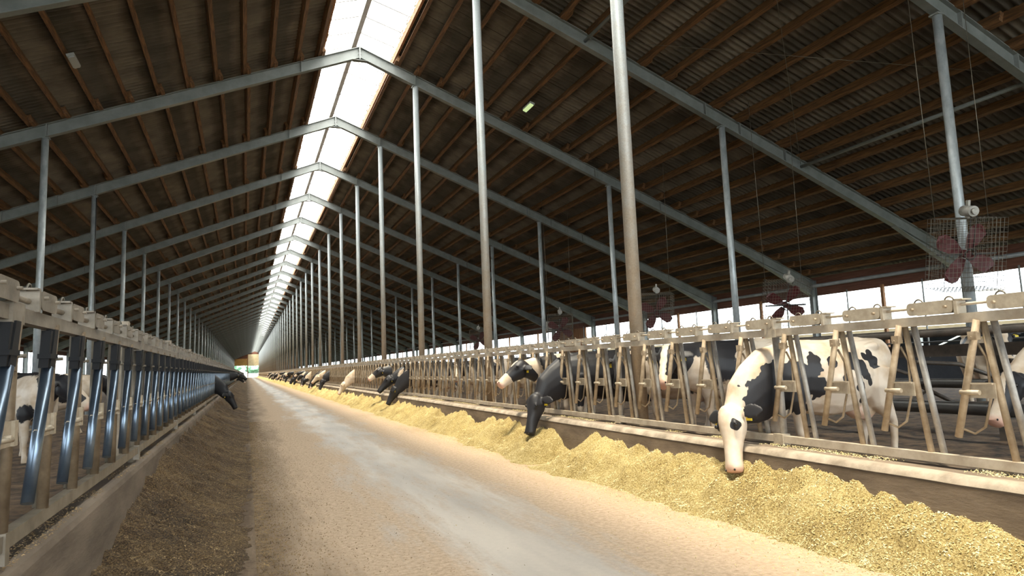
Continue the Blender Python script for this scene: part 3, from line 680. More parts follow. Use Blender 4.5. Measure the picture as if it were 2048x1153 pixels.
# ------------------------------------------------------------------ cows
def loft(b, rings, n=16):
    # rings: (center, side vec, up vec) with half sizes baked in, closed ends
    vs = []; fs = []
    for c, sd, up in rings:
        for k in range(n):
            t = 2 * math.pi * k / n; vs.append(c + sd * math.cos(t) + up * math.sin(t))
    m = len(rings)
    for i in range(m - 1):
        for k in range(n): fs.append((i * n + k, i * n + (k + 1) % n, (i + 1) * n + (k + 1) % n, (i + 1) * n + k))
    fs.append(tuple(reversed(range(n)))); fs.append(tuple((m - 1) * n + k for k in range(n)))
    b.add(vs, fs, True)
def V(*a): return Vector(a)
def cow_mesh(name, pose, voxel=0.022, rear=True):
    b = MB(); hs = pose.get('hs', 1.17)
    body = [(-0.83, 1.20, .15, .12), (-0.76, 1.13, .28, .21), (-0.60, 1.08, .335, .27), (-0.45, 1.03, .37, .285), (-0.2, 0.98, .42, .34), (0.08, 0.965, .43, .36), (0.35, 0.99, .405, .325), (0.55, 1.02, .375, .27), (0.72, 1.03, .33, .225), (0.84, 1.02, .26, .17)]
    loft(b, [(V(x, 0, cz), V(0, hw, 0), V(0, 0, hh)) for x, cz, hh, hw in body])
    # hip bones, pin bones, spine
    for s in (-1, 1):
        loft(b, [(V(-0.52 - .1, s * .17, 1.30), V(0, .03, 0), V(0, 0, .03)), (V(-0.52, s * .20, 1.315), V(0, .06, 0), V(0, 0, .055)), (V(-0.42, s * .17, 1.30), V(0, .04, 0), V(0, 0, .04))], 8)
    b.tube([V(-0.8, 0, 1.33), V(-0.45, 0, 1.385), V(0, 0, 1.365), V(0.45, 0, 1.37), V(0.66, 0, 1.34)], [.05, .05, .045, .05, .06], 8)
    lo = pose.get('legs', (0, 0, 0, 0))
    for s, dx in ((-1, lo[0]), (1, lo[1])):
        b.tube([V(.56, s * .15, 1.0), V(.60, s * .17, .74), V(.58 + dx * .3, s * .17, .60), V(.60 + dx * .7, s * .165, .38), V(.59 + dx * .85, s * .165, .30), V(.59 + dx, s * .165, .14), V(.61 + dx, s * .165, .07), V(.63 + dx, s * .165, 0.0)], [.15, .11, .072, .052, .037, .036, .045, .056], 12)
    for s, dx in ((-1, lo[2]), (1, lo[3])):
        b.tube([V(-.55, s * .15, 1.05), V(-.50, s * .17, .84), V(-.52 + dx * .2, s * .17, .68), V(-.68 + dx * .5, s * .16, .50), V(-.71 + dx * .6, s * .155, .43), V(-.68 + dx, s * .155, .25), V(-.66 + dx, s * .155, .12), V(-.65 + dx, s * .155, .06), V(-.62 + dx, s * .155, 0.0)], [.21, .175, .12, .062, .047, .04, .038, .047, .056], 12)
    # udder, brisket, tail
    loft(b, [(V(-.62, 0, .62), V(0, .05, 0), V(0, 0, .05)), (V(-.50, 0, .60), V(0, .15, 0), V(0, 0, .14)), (V(-.36, 0, .60), V(0, .15, 0), V(0, 0, .13)), (V(-.22, 0, .62), V(0, .08, 0), V(0, 0, .06))], 12)
    tx = pose.get('tail', 0.0)
    b.tube([V(-.80, 0, 1.30), V(-.88, 0, 1.22), V(-.91, tx * .4, .95), V(-.89, tx * .8, .65), V(-.88, tx, .50), V(-.88, tx, .36)], [.045, .035, .026, .024, .05, .02], 8)
    # neck
    nk = pose['neck']    # list of (pos, half height, half width, up)
    rings = []
    P = V(*pose['poll']); Mz = V(*pose['muzzle']); d = (Mz - P).normalized()
    P = P - d * .02; Mz = P + (Mz - P) * (1.06 if 'hs' in pose else 1.13)
    sdh = V(*pose['side']).normalized(); sdh = (sdh - d * sdh.dot(d)).normalized(); uph = d.cross(sdh)
    if uph.dot(V(*pose['face'])) < 0: uph = -uph
    nk = list(nk[:-1]) + [(tuple(P + d * .02 - uph * .11), .175, .115), (tuple(P + d * .13 - uph * .045), .13, .10)]
    pts = [V(*p[0]) for p in nk]
    for i, (p, hh, hw) in enumerate(nk):
        d = (pts[min(i + 1, len(pts) - 1)] - pts[max(i - 1, 0)]).normalized()
        sd = d.cross(V(0, 0, 1))
        if sd.length < .2: sd = V(0, -1, 0)
        sd.normalize()
        if i >= len(nk) - 2: sd = sdh if sd.dot(sdh) > 0 else -sdh
        sd = (sd - (pts[i] - pts[i - 1]).normalized() * sd.dot((pts[i] - pts[i - 1]).normalized())).normalized() if i else sd
        up = sd.cross(d).normalized()
        rings.append((pts[i], sd * hw, up * hh))
    loft(b, rings)
    # head
    d = (Mz - P).normalized(); L_ = (Mz - P).length
    sd = V(*pose['side']).normalized(); sd = (sd - d * sd.dot(d)).normalized(); up = d.cross(sd) if d.cross(sd).dot(V(*pose['face'])) > 0 else sd.cross(d)
    hr = []; hs = pose.get('hs', 1.17)
    for t, w_, h_, off in ((-.06, .06, .06, .01), (0.0, .098, .095, 0), (.10, .112, .125, -.012), (.22, .125, .148, -.03), (.34, .108, .14, -.03), (.48, .085, .115, -.02), (.64, .072, .098, -.008), (.80, .078, .084, -.002), (.92, .088, .078, 0), (.985, .076, .066, -.002), (1.0, .05, .045, -.004)):
        hr.append((P + d * (t * L_) + up * off * hs, sd * w_ * hs, up * h_ * hs))
    loft(b, hr, 18)
    for s in (-1, 1):   # brow, cheek, nostril rim, ears
        e = P + d * (.27 * L_) + sd * s * .10 * hs + up * .055 * hs
        loft(b, [(e - d * .05, sd * .01, up * .01), (e, sd * .028, up * .034), (e + d * .05, sd * .01, up * .01)], 8)
        nb = P + d * (.94 * L_) + sd * s * .045 * hs + up * .055 * hs
        loft(b, [(nb - d * .035, sd * .01, up * .01), (nb, sd * .022, up * .018), (nb + d * .02, sd * .008, up * .008)], 8)
        er = P + d * (.06 * L_) + sd * s * .09 * hs - up * .02
        ed = (sd * s * 1.0 - d * pose.get('eard', -.1) * 1.0 - up * .25).normalized(); ew = d.cross(ed).normalized(); en = ed.cross(ew).normalized()
        loft(b, [(er - ed * .02, ew * .024, en * .024), (er + ed * .05, ew * .019, en * .056), (er + ed * .12, ew * .017, en * .088), (er + ed * .19, ew * .015, en * .078), (er + ed * .245, ew * .012, en * .045), (er + ed * .27, ew * .009, en * .014)], 12)
    me = b.mesh(name + '_raw', M['coat']); fixnormals(me)
    o = bpy.data.objects.new('raw', me); C.objects.link(o)
    md = o.modifiers.new('r', 'REMESH'); md.mode = 'VOXEL'; md.voxel_size = voxel; md.use_smooth_shade = True
    m2 = o.modifiers.new('s', 'SMOOTH'); m2.factor = 0.5; m2.iterations = 5 if voxel < .02 else 3
    dg = bpy.context.evaluated_depsgraph_get(); dg.update()
    me2 = bpy.data.meshes.new_from_object(o.evaluated_get(dg)); me2.name = name
    bpy.data.objects.remove(o); bpy.data.meshes.remove(me)
    # anchor points for eyes and tags
    info = dict(P=P, d=d, sd=sd, up=up, L=L_)
    hs = pose.get('hs', 1.17); info['hs'] = hs
    info['eyes'] = [P + d * (.27 * L_) + (sd * s * .112 + up * .068) * hs for s in (-1, 1)]
    info['nostrils'] = [P + d * (.965 * L_) + (sd * s * .05 + up * .062) * hs for s in (-1, 1)]
    tags = []
    for s in (-1, 1):
        er = P + d * (.06 * L_) + sd * s * .09 - up * .02
        ed = (sd * s * 1.0 - d * pose.get('eard', -.1) - up * .25).normalized()
        tags.append((er + ed * .12, ed))
    info['tags'] = tags
    return me2, info
def coat_attr(me, fn, pink):
    me = me.copy()
    a = me.attributes.new('coat', 'FLOAT', 'POINT'); p = me.attributes.new('pink', 'FLOAT', 'POINT')
    a.data.foreach_set('value', [fn(v.co) for v in me.vertices]); p.data.foreach_set('value', [pink(v.co) for v in me.vertices])
    if not me.materials: me.materials.append(M['coat'])
    for q in me.polygons: q.use_smooth = True
    me['fx'] = 1
    return me
def head_t(info, co):
    r = co - info['P']; t = r.dot(info['d']) / info['L']; rad = (r - info['d'] * r.dot(info['d'])).length
    return t, rad, r.dot(info['up']), r.dot(info['sd'])
def make_coat(info, seed, bias, scale=1.7, face='black', legs_white=True, belly_white=True, blobs=()):
    off = Vector((seed * 7.3, seed * 3.1, seed * 5.7))
    def fn(co):
        v = noise.noise(co * scale + off) * 0.75 + 0.2 * noise.noise(co * scale * 2.3 + off) + bias
        if belly_white and co.z < 0.72 and co.x < 0.85: v -= (0.72 - co.z) * 2.5
        if legs_white and co.z < 0.45 and co.x < 0.9: v -= 1.5
        for bx, by, bz, r, s in blobs:
            dd = ((co.x - bx) ** 2 + ((co.y - by) ** 2 if by is not None else 0) + (co.z - bz) ** 2) ** .5
            dd *= 1 + .35 * noise.noise(co * 9 + off) + .25 * noise.noise(co * 22 + off); k = max(0, 1 - dd / (r * 1.5)); v += s * k * 2.0
        t, rad, u, sd_ = head_t(info, co)
        if -.3 < t < 1.15 and rad < .42:
            a_ = abs(sd_); hv = 0.6; nn = .02 * noise.noise(co * 14 + off)
            if face == 'blaze': hv = max(-.6, min(.6, max((a_ - .045 - nn) * 14, -u * 14))); hv = min(hv, (.78 - t) * 6)
            elif face == 'white': hv = (.062 + nn * 1.5 - (((t - .28) * .62) ** 2 + (a_ - .125) ** 2 + (u - .06) ** 2) ** .5) * 12
            elif face == 'bald': hv = max(-.6, min(.6, min((.60 - t) * 5 + nn * 10, (.125 - u) * 10)))
            elif face == 'allwhite': hv = -.6
            if rad > .17 and t < .3 and face != 'allwhite': hv = .6
            wt = max(0, min(1, (t + .14) * 7)) * max(0, min(1, (.42 - rad) * 12))
            v = v * (1 - wt) + (hv + .11) * wt
        return v - 0.11
    def pink(co):
        t, rad, u, sd_ = head_t(info, co)
        if t > .86 and t < 1.2 and rad < .2: return min(1, (t - .86) * 8)
        if .47 < co.z < .64 and -.62 < co.x < -.2 and abs(co.y) < .13: return .5
        return 0
    return fn, pink
eye_me = None
def eye_mesh():
    b = MB(); n = 10
    for i in range(1, 6):
        for k in range(n):
            a = math.pi * i / 6; t = 2 * math.pi * k / n; b.v.append((.024 * math.sin(a) * math.cos(t), .024 * math.sin(a) * math.sin(t), .024 * math.cos(a)))
    for i in range(4):
        for k in range(n): b.f.append((i * n + k, i * n + (k + 1) % n, (i + 1) * n + (k + 1) % n, (i + 1) * n + k)); b.sm.append(True)
    b.f.append(tuple(range(n))); b.f.append(tuple(4 * n + k for k in reversed(range(n)))); b.sm += [True, True]
    return b.mesh('eye', M['eye'])
eye_me = eye_mesh()
tag_me = MB().prism([(-.024, .01), (-.03, -.05), (0.03, -.05), (.024, .01), (.01, .02), (-.01, .02)], 'y', -.004, .004).mesh('ear_tag', M['tag'])
def place_cow(me, info, loc, rz, label, scale=0.9, tags=True, group=None, simple=False, eyes=True):
    if simple:
        o = link('dairy_cow', me, None, loc); o.rotation_euler = (0, 0, rz); o.scale = (scale,) * 3; tag(o, label, 'cow', group); return o
    t = thing('dairy_cow', label, 'cow', loc, rz, group); t.scale = (scale,) * 3
    link('body', me, t)
    if eyes:
        for e in info['eyes']: link('eye', eye_me, t, e)
        for e in info['nostrils']:
            o = link('nostril', eye_me, t, e); o.scale = (.42, .42, .55)
    if tags:
        for p, ed in info['tags']:
            g = link('ear_tag', tag_me, t, p - info['up'] * 0.0 + Vector((0, 0, -.035)))
            f = (info['up'] + Vector((0, 0, 0))); g.rotation_euler = (0, 0, math.atan2(f.y, f.x) + math.pi / 2); g.scale = (1.25, 1.25, 1.25); g['label'] = 'yellow ear tag'
    return t

# poses (cow looks along +x, hooves at z = 0)
P_feed = dict(neck=[((.55, 0, 1.04), .345, .20), ((.78, 0, .97), .38, .19), ((.98, .02, .87), .34, .16), ((1.17, .05, .77), .27, .14), ((1.36, .10, .60), .14, .10)],
              poll=(1.40, .11, .64), muzzle=(1.56, .20, .09), side=(-.38, 1, 0), face=(1, .3, .2))
P_level = dict(neck=[((.55, 0, 1.08), .33, .20), ((.80, 0, 1.08), .33, .175), ((1.05, 0, 1.10), .265, .145), ((1.22, 0, 1.13), .22, .13), ((1.38, 0, 1.18), .13, .10)],
               poll=(1.42, 0, 1.22), muzzle=(1.86, 0, .88), side=(0, 1, 0), face=(.4, 0, 1))
P_feed2 = dict(neck=[((.55, 0, 1.04), .34, .20), ((.80, 0, .97), .36, .18), ((1.03, -.02, .85), .305, .15), ((1.24, -.05, .72), .24, .13), ((1.42, -.08, .55), .14, .10)],
               poll=(1.46, -.09, .58), muzzle=(1.70, -.14, .07), side=(.25, 1, 0), face=(1, -.2, .35))
# hero: head turned to the camera side (+y local is -y in the barn for cows on the right)
P_hero = dict(neck=[((.55, 0, 1.06), .345, .20), ((.76, 0, .98), .385, .19), ((.95, .0, .86), .36, .165), ((1.13, .0, .745), .285, .14), ((1.28, .05, .69), .17, .105)],
              poll=(1.345, .03, .665), muzzle=(1.43, .17, .08), hs=1.14, side=(-.28, 1, 0), face=(1, .3, .2), eard=.0, legs=(.03, -.06, .08, -.05))
P_stand = dict(neck=[((.55, 0, 1.08), .33, .20), ((.78, .03, 1.12), .28, .165), ((.98, .08, 1.18), .21, .13), ((1.12, .14, 1.22), .16, .11)],
               poll=(1.16, .16, 1.28), muzzle=(1.40, .42, .86), side=(-.9, 1, 0), face=(.7, .6, .6), legs=(.05, -.05, -.08, .05))
m_hero, i_hero = cow_mesh('cow_body_hero', P_hero, 0.014)
m_feed, i_feed = cow_mesh('cow_body_feeding', P_feed, 0.02)
m_feed2, i_feed2 = cow_mesh('cow_body_feeding_b', P_feed2, 0.022)
m_level, i_level = cow_mesh('cow_body_level', P_level, 0.02)
m_stand, i_stand = cow_mesh('cow_body_standing', P_stand, 0.022)
def variant(me, info, *a, **k):
    fn, pk = make_coat(info, *a, **k); return coat_attr(me, fn, pk)
# hero blobs: (x, y, z, radius, +black / -white)
hb = [(.89, None, 1.03, .145, 1.1), (1.02, None, .86, .16, 1.1), (1.14, None, .72, .10, 1.1), (.95, None, .73, .13, 1.1), (.91, None, .60, .075, 1.1), (.74, None, 1.06, .09, 1.1), (.82, None, .80, .16, 1.1), (.66, None, .91, .185, 1.1), (.67, None, .77, .13, 1.1),
      (.55, None, 1.12, .060, 1.2), (.40, None, 1.14, .085, 1.2), (.50, None, .96, .13, 1.1), (.38, None, .90, .105, 1.1), (.57, None, .74, .07, 1.1), (.43, None, .64, .05, 1.2), (.19, None, 1.13, .055, 1.2), (.05, None, .97, .055, 1.2), (-.10, None, 1.15, .10, 1.1), (-.19, None, 1.06, .08, 1.1), (-.26, None, .98, .06, 1.1), (-.16, None, .86, .08, 1.1), (-.22, None, .72, .045, 1.2), (-.41, None, 1.14, .065, 1.2), (-.40, None, 1.24, .035, 1.3), (-.32, None, .90, .038, 1.3), (-.30, None, 1.20, .035, 1.3)]
hero = variant(m_hero, i_hero, 3, -0.60, 3.0, face='white', legs_white=False, belly_white=False, blobs=hb)
place_cow(hero, i_hero, (2.40, 5.27, CF), R(180 - 5), 'white cow with black spots lowering its head into the yellow feed', 0.90)
blk = variant(m_feed, i_feed, 11, 1.0, 1.5, face='black', belly_white=True)
place_cow(blk, i_feed, (2.42, 9.92, CF), R(180 - 4), 'glossy black cow with head down at the feed, yellow tag in its ear', 0.92)
lv = variant(m_level, i_level, 21, 0.02, 1.8, face='bald')
place_cow(lv, i_level, (2.62, 10.95, CF), R(180 + 3), 'cow with black cheeks and white muzzle looking left behind the glossy black cow', 0.92)
st1 = variant(m_stand, i_stand, 34, 0.10, 1.5, face='blaze')
place_cow(st1, i_stand, (3.15, 7.55, CF), R(180 - 6), 'black and white cow standing behind the bars left of the spotted white cow', 0.96)
st2_ = variant(m_stand, i_stand, 41, 0.12, 1.3, face='black')
place_cow(st2_, i_stand, (3.0, 8.75, CF), R(180 + 2), 'black and white cow waiting behind the thickest column', 0.92)
# farther right
grey = variant(m_stand, i_stand, 55, -0.15, 1.4, face='blaze')
place_cow(grey, i_stand, (3.3, 12.9, CF), R(180 + 30), 'pale cow standing behind the bars left of the glossy black cow', 0.92, tags=False)
place_cow(st2_, i_stand, (3.4, 15.4, CF), R(150), 'mostly black cow standing behind the bars right of the second tall column', 0.92, tags=False)
place_cow(st1, i_stand, (3.2, 17.8, CF), R(190), 'piebald cow standing behind the bars left of the second tall column', 0.92, tags=False)
lv2 = variant(m_level, i_level, 23, 0.05, 1.8, face='bald'); bk2 = variant(m_feed2, i_feed2, 61, 0.5, 1.5, face='black'); wh = variant(m_feed2, i_feed2, 71, -0.35, 3.5, face='allwhite'); pb = variant(m_feed2, i_feed2, 77, 0.02, 1.5, face='blaze')
bk3 = variant(m_level, i_level, 64, 0.5, 1.5, face='black')
place_cow(lv2, i_level, (2.52, 23.6, CF), R(180), 'cow with white forehead resting its head level over the kerb, highest of its trio', 0.92)
P_mid = dict(P_level); P_mid = dict(neck=[((.55, 0, 1.06), .33, .20), ((.80, 0, 1.02), .34, .18), ((1.05, 0, .96), .28, .15), ((1.22, 0, .90), .23, .13), ((1.36, 0, .90), .13, .10)], poll=(1.42, 0, .93), muzzle=(1.80, 0, .48), side=(0, 1, 0), face=(.5, 0, 1))
m_mid, i_mid = cow_mesh('cow_body_mid', P_mid, 0.024)
bkm = variant(m_mid, i_mid, 66, 0.5, 1.5, face='black'); pbm = variant(m_mid, i_mid, 67, 0.05, 1.6, face='blaze'); whm = variant(m_mid, i_mid, 68, -.3, 2.4, face='allwhite')
place_cow(bkm, i_mid, (2.45, 21.6, CF), R(180 - 3), 'black cow with half lowered head between two others at the feed', 0.92)
place_cow(bk2, i_feed2, (2.48, 20.9, CF), R(180 - 10), 'small headed black cow nosing deepest in the feed of its trio', 0.9)
place_cow(wh, i_feed2, (2.45, 32.4, CF), R(180), 'white cow reaching its speckled neck down to the feed alone', 0.92)
random.seed(12)
vs_ = [(bk2, i_feed2), (bkm, i_mid), (pb, i_feed2), (lv2, i_level), (pbm, i_mid), (blk, i_feed), (whm, i_mid)]
for y, v_ in ((42.6, 5), (45.0, 6), (46.1, 1), (47.2, 2), (48.5, 0)):
    me, inf = vs_[v_]
    place_cow(me, inf, (2.42, y, CF), R(180 + random.uniform(-5, 5)), 'cow in the tight feeding group before the lone white neck', 0.92, simple=True, group='feeding group in the middle distance')
y = 55.0
while y < 150:
    me, inf = random.choice(vs_)
    m_ = (y - Y0) % 6
    if min(m_, 6 - m_) < .75: y += 1.1 if m_ < 3 else 1.5
    place_cow(me, inf, (2.42, y, CF), R(180 + random.uniform(-8, 8)), 'tiny distant cow among those feeding far down the right side', 0.92, simple=True, group='distant feeding cows on the right')
    y += random.choice([1.2, 1.3, 1.9, 3.2]) * (1 + (y - 55) / 80)
# left row
place_cow(bk2, i_feed2, (-5.05, 24.9, CF), R(-12), 'black cow stretching its neck down from the left fence', 0.92)
place_cow(bk3, i_level, (-5.0, 46.0, CF), R(-3), 'black cow holding its head level over the left kerb', 0.95)
for y, v_ in ((60.5, 4), (66, 3), (72, 1), (84, 3)):
    me, inf = vs_[v_]; place_cow(me, inf, (-5.0, y, CF), R(0), 'tiny distant cow feeding far down the left side', 0.92, simple=True, group='distant feeding cows on the left')
# left pens behind the bars
place_cow(bk3, i_level, (-6.4, 6.0, CF), R(75), 'mostly black cow behind the first polished bars of the left fence', 0.92, tags=False)
place_cow(blk, i_feed, (-6.2, 8.2, CF), R(80), 'black cow standing behind the second headlock panel on the left', 0.92, tags=False)
place_cow(st1, i_stand, (-6.3, 12.2, CF), R(-60), 'piebald cow standing behind the third headlock panel on the left', 0.92, tags=False)
place_cow(st2_, i_stand, (-7.2, 17.2, CF), R(20), 'black cow deeper in the left pens', 0.92, tags=False)
# right pens, deep
P_front = dict(neck=[((.55, 0, 1.08), .33, .20), ((.78, 0, 1.16), .27, .165), ((.95, 0, 1.24), .21, .13), ((1.05, 0, 1.30), .16, .11)], poll=(1.08, 0, 1.36), muzzle=(1.30, 0, .86), side=(0, 1, 0), face=(1, 0, .3), eard=.15)
m_fr, i_fr = cow_mesh('cow_body_front', P_front, 0.022)
fr = variant(m_fr, i_fr, 81, 0.0, 1.6, face='blaze')
place_cow(fr, i_fr, (7.80, 7.15, CF + .10), R(180 + 45), 'cow with a white blaze facing the camera in the right pens', 0.92)
frb = variant(m_feed, i_feed, 83, -.05, 1.6, face='blaze')
place_cow(pbm, i_mid, (5.6, 4.75, CF - .05), R(180 + 4), 'black and white cow with lowered head at the right picture edge', 0.9)

# ------------------------------------------------------------------ right pens: stall rails
def pipe_obj(name, pts, r, m, label, cat, group=None, n=12):
    b = MB().tube(pts, r, n); o = b.obj(name, m); tag(o, label, cat, group); return o
t = thing('stall_divider', 'low stall partition of brown beams and black pipes in the right pens', 'stall rail', (0, 0, 0))
MB().box((5.0, 2.0, 1.32), (5.08, 11.0, 1.47)).obj('beam', M['stall'], t)
MB().tube([(4.9, 2.0, 1.62), (4.9, 11, 1.62)], 0.05, 12).obj('rail', M['stall'], t)
MB().tube([(4.6, 2.0, .72), (4.6, 11, .72)], 0.075, 14).obj('rail', M['pvc'], t)
MB().tube([(5.1, 2.0, .98), (5.1, 11, .98)], 0.06, 14).obj('rail', M['pvc'], t)
for y in (3.2, 4.6, 5.3, 6.8, 8.3, 9.8): MB().box((5.09, y - .04, CF), (5.17, y + .04, 1.5)).obj('post', M['stall'], t)
for j, y in enumerate((4.0, 5.2, 6.4, 7.6, 8.8, 10.0)):
    pipe_obj('stall_loop', [(5.2, y, 1.25), (5.9, y - .1, 1.2), (6.6, y - .1, 1.0), (6.9, y - .1, .78), (6.6, y, .62), (5.9, y, .66), (5.2, y, .95)], .028, M['stall'], '%s curved pipe cubicle divider in the right pens from the camera' % ORD[j], 'stall divider')

# ------------------------------------------------------------------ eaves, side openings
for s, nm in ((1, 'right'), (-1, 'left')):
    X = s * 17.68
    o = MB().box((X - .06, -14, 3.62), (X + .06, YEND, 4.345)).obj('trim_3' if s > 0 else 'trim_4', M['redbeam'], kind='structure')
    MB().tube([(s * 17.52, -14, 4.0), (s * 17.52, YEND, 4.0)], .07, 10).obj('trim_5' if s > 0 else 'trim_6', M['gutter'], kind='structure')
    MB().box((X - .1, -14, -.3), (X + .1, YEND, 1.15)).obj('wall_' + nm, M['shed'], kind='structure')
    for y0_, y1_ in ((FY(4), FY(4) + 1.0), ):
        if s > 0: MB().box((X - .05, y0_ - 4.6, 1.1), (X + .05, y0_ - .4, 3.7)).obj('wall_right', M['timber'], kind='structure')
    # slim posts between the frames
    thin = MB().box((-.018, -.018, 1.1), (.018, .018, 3.7)).mesh('mullion', M['frame']); wood = MB().box((-.05, -.05, 1.1), (.05, .05, 3.7)).mesh('timber_stud', M['timber'])
    n = 0
    for k in range(-3, 30):
        for dy, me, kind_ in ((1.5, thin, 'thin metal rod'), (3.0, wood, 'brown timber stud'), (4.5, thin, 'thin metal rod')):
            yy = FY(k) + dy
            if s < 0 and yy > 60: continue
            if yy < 3: continue
            o = link('mullion' if me is thin else 'timber_stud', me, None, (X - .1 * s, yy, 0))
            tag(o, '%s in the %s side opening %s' % (kind_, nm, ('of the ' + ORD[k + 3] + ' bay ' + {1.5: 'nearer', 3.0: 'middle', 4.5: 'farther'}[dy]) if k < 8 else 'far along the barn'), 'post', None if k < 8 else 'distant %ss in the %s opening' % (kind_, nm))
    for j, zz in enumerate((1.6, 2.0)):
        pipe_obj('side_rail', [(X - .3 * s, -6, zz), (X - .3 * s, 120, zz)], .025, M['wire'], '%s rail across the %s side opening' % (['lower', 'upper'][j], nm), 'rail')

# curtain wires under the eave, struts between the two nearest frames, bracing cables
def strut(x, ka, kb, dz, label, r=.045):
    z = rtop(x) - .18 + dz; pipe_obj('bracing_strut', [(x, FY(ka), z), (x, FY(kb), z)], r, M['frame'], label, 'strut')
strut(4.55, -2, -1, 0, 'grey bracing tube crossing the top of the picture between the nearest frames')
strut(11.2, -2, -1, 0, 'grey bracing tube running to the right picture edge under the roof')
strut(2.45, -2, -1, 0, 'short grey bracing tube near the top centre beside the skylight slope')
def cable(p, q, label, r=.006):
    pipe_obj('cable', [p, q], r, M['ring'], label, 'cable', n=6)
cable((4.6, FY(-1), rtop(4.6) - .1), (11.2, FY(-2), rtop(11.2) - .1), 'thin bracing cable slanting across the right roof bay')
cable((11.2, FY(-1), rtop(11.2) - .1), (4.6, FY(-2), rtop(4.6) - .1), 'thin bracing cable crossing the first one in the right roof bay')
cable((2.5, FY(-1), rtop(2.5) - .1), (4.6, FY(-2), rtop(4.6) - .2), 'thin cable from the frame towards the top edge right of the thickest column')

# ------------------------------------------------------------------ fans
def fan():
    t = thing('barn_fan', 'x', 'fan')
    w_, h_, dp = .50, .60, .26
    b = MB(); n = 15
    for sx in (-dp, dp):
        for i in range(n + 1):
            y = -w_ + 2 * w_ * i / n; b.tube([(sx, y, -h_), (sx, y, h_)], .0035, 4, False)
            z = -h_ + 2 * h_ * i / n; b.tube([(sx, -w_, z), (sx, w_, z)], .0035, 4, False)
    for i in range(7):
        x = -dp + 2 * dp * i / 6
        for z in (-h_, h_): b.tube([(x, -w_, z), (x, w_, z)], .0035, 4, False)
        for y in (-w_, w_): b.tube([(x, y, -h_), (x, y, h_)], .0035, 4, False)
    for i in range(n + 1):
        y = -w_ + 2 * w_ * i / n
        for z in (-h_, h_): b.tube([(-dp, y, z), (dp, y, z)], .0035, 4, False)
        z2 = -h_ + 2 * h_ * i / n
        for yy in (-w_, w_): b.tube([(-dp, yy, z2), (dp, yy, z2)], .0035, 4, False)
    b.obj('wire_cage', M['ring'], t)
    f = MB()
    for j in range(4):
        a = j * math.pi / 2 + .5; c, s = math.cos(a), math.sin(a)
        pts = [(r_, wv) for r_, wv in ((.08, .05), (.25, .12), (.45, .14), (.54, .06))]
        top = []; bot = []
        for r_, wv in pts:
            cx, cz = c * r_, s * r_
            top.append((.05 - wv * .3, cx - s * wv, cz + c * wv)); bot.append((-.02 + wv * .3, cx + s * wv, cz - c * wv))
        vs = top + bot + [(x + .006, y, z) for x, y, z in top + bot]
        fs = []
        for i in range(3): fs += [(i, i + 1, 4 + i + 1, 4 + i), (8 + i, 12 + i, 13 + i, 9 + i)]
        fs += [(0, 4, 12, 8), (3, 11, 15, 7)] + [(i, 8 + i, 9 + i, i + 1) for i in range(3)] + [(4 + i, 5 + i, 13 + i, 12 + i) for i in range(3)]
        f.add(vs, fs)
    f.tube([(-.05, 0, 0), (.08, 0, 0)], .07, 16); f.obj('blades', M['red'], t)
    h = MB(); h.beam((-.02, -w_, 0), (-.02, w_, 0), .02, .03); h.tube([(-.12, .09 * math.cos(a), .09 * math.sin(a)) for a in [2 * math.pi * i / 16 for i in range(17)]], .012, 6)
    h.tube([(-.12, -.03, 0), (-.12, -.08, .7)], .008, 6); h.tube([(-.12, .05, .02), (-.12, .02, .7)], .008, 6); h.obj('belt_drive', M['wire'], t)
    m_ = MB(); m_.tube([(-.15, 0, h_ + .12), (.1, 0, h_ + .12)], .09, 14); m_.tube([(-.2, 0, h_ + .12), (-.15, 0, h_ + .12)], .055, 12); m_.beam((-.0, 0, h_ + .0), (0, 0, h_ + .3), .06, .04, (0, 1, 0)); m_.obj('motor', M['motor'], t)
    return t
fn0 = fan(); km = kidmap()
FANS = [((8.05, 7.45, 2.98), 'caged belt driven fan hanging behind the speckled column at far right'), ((9.2, 12.75, 2.62), 'caged fan showing its pulley against the bright side opening'), ((8.7, 17.6, 2.85), 'caged fan with red blades right of the thickest column'), ((8.6, 24.3, 2.75), 'caged red fan right of the second tall column'), ((8.6, 34.5, 2.75), 'small caged red fan left of the second tall column')]
for j, (p, lab) in enumerate(FANS):
    f = fn0 if j == 0 else copy_tree(fn0, km)
    f.location = p; f['label'] = lab; f.rotation_euler = (0, R(-14 if j != 1 else -26), R(68))
    for s in (-1, 1):
        o = MB().tube([(p[0] - s * .42, p[1] + s * .17, p[2] + .57), (p[0] - s * .5, p[1] + s * .15, rtop(p[0] - s * .5) + .1)], .006, 6).obj('hanging_wire', M['ring'], None)
        o.parent = f; o.matrix_parent_inverse = f.matrix_basis.inverted()
# junction box
t = thing('junction_box', 'grey metal switch box bolted to a column in the right pens', 'switch box', (XF + .0, FY(1), 2.95))
MB().box((.06, -.24, -.2), (.26, -.10, .2)).obj('casing', M['motor'], t); MB().tube([(.05, -.1, -.3), (.09, -.12, .1)], .012, 6).obj('conduit', M['bar'], t)
# cable drop along that column and the left ones
pipe_obj('cable', [(XF + .1, FY(1) - .06, 2.9), (XF + .11, FY(1) - .05, rbot(XF) - .1)], .015, M['wire'], 'dark cable running up the column with the switch box', 'cable', n=6)
pipe_obj('cable', [(XL + .12, FY(1) - .05, 1.2), (XL + .16, FY(1) - .1, 3.2), (XL + .08, FY(1) - .08, 5.0), (XL + .08, FY(1) - .08, rbot(XL) - .1)], .018, M['wire'], 'dark cable hanging along the second left column', 'cable', n=6)

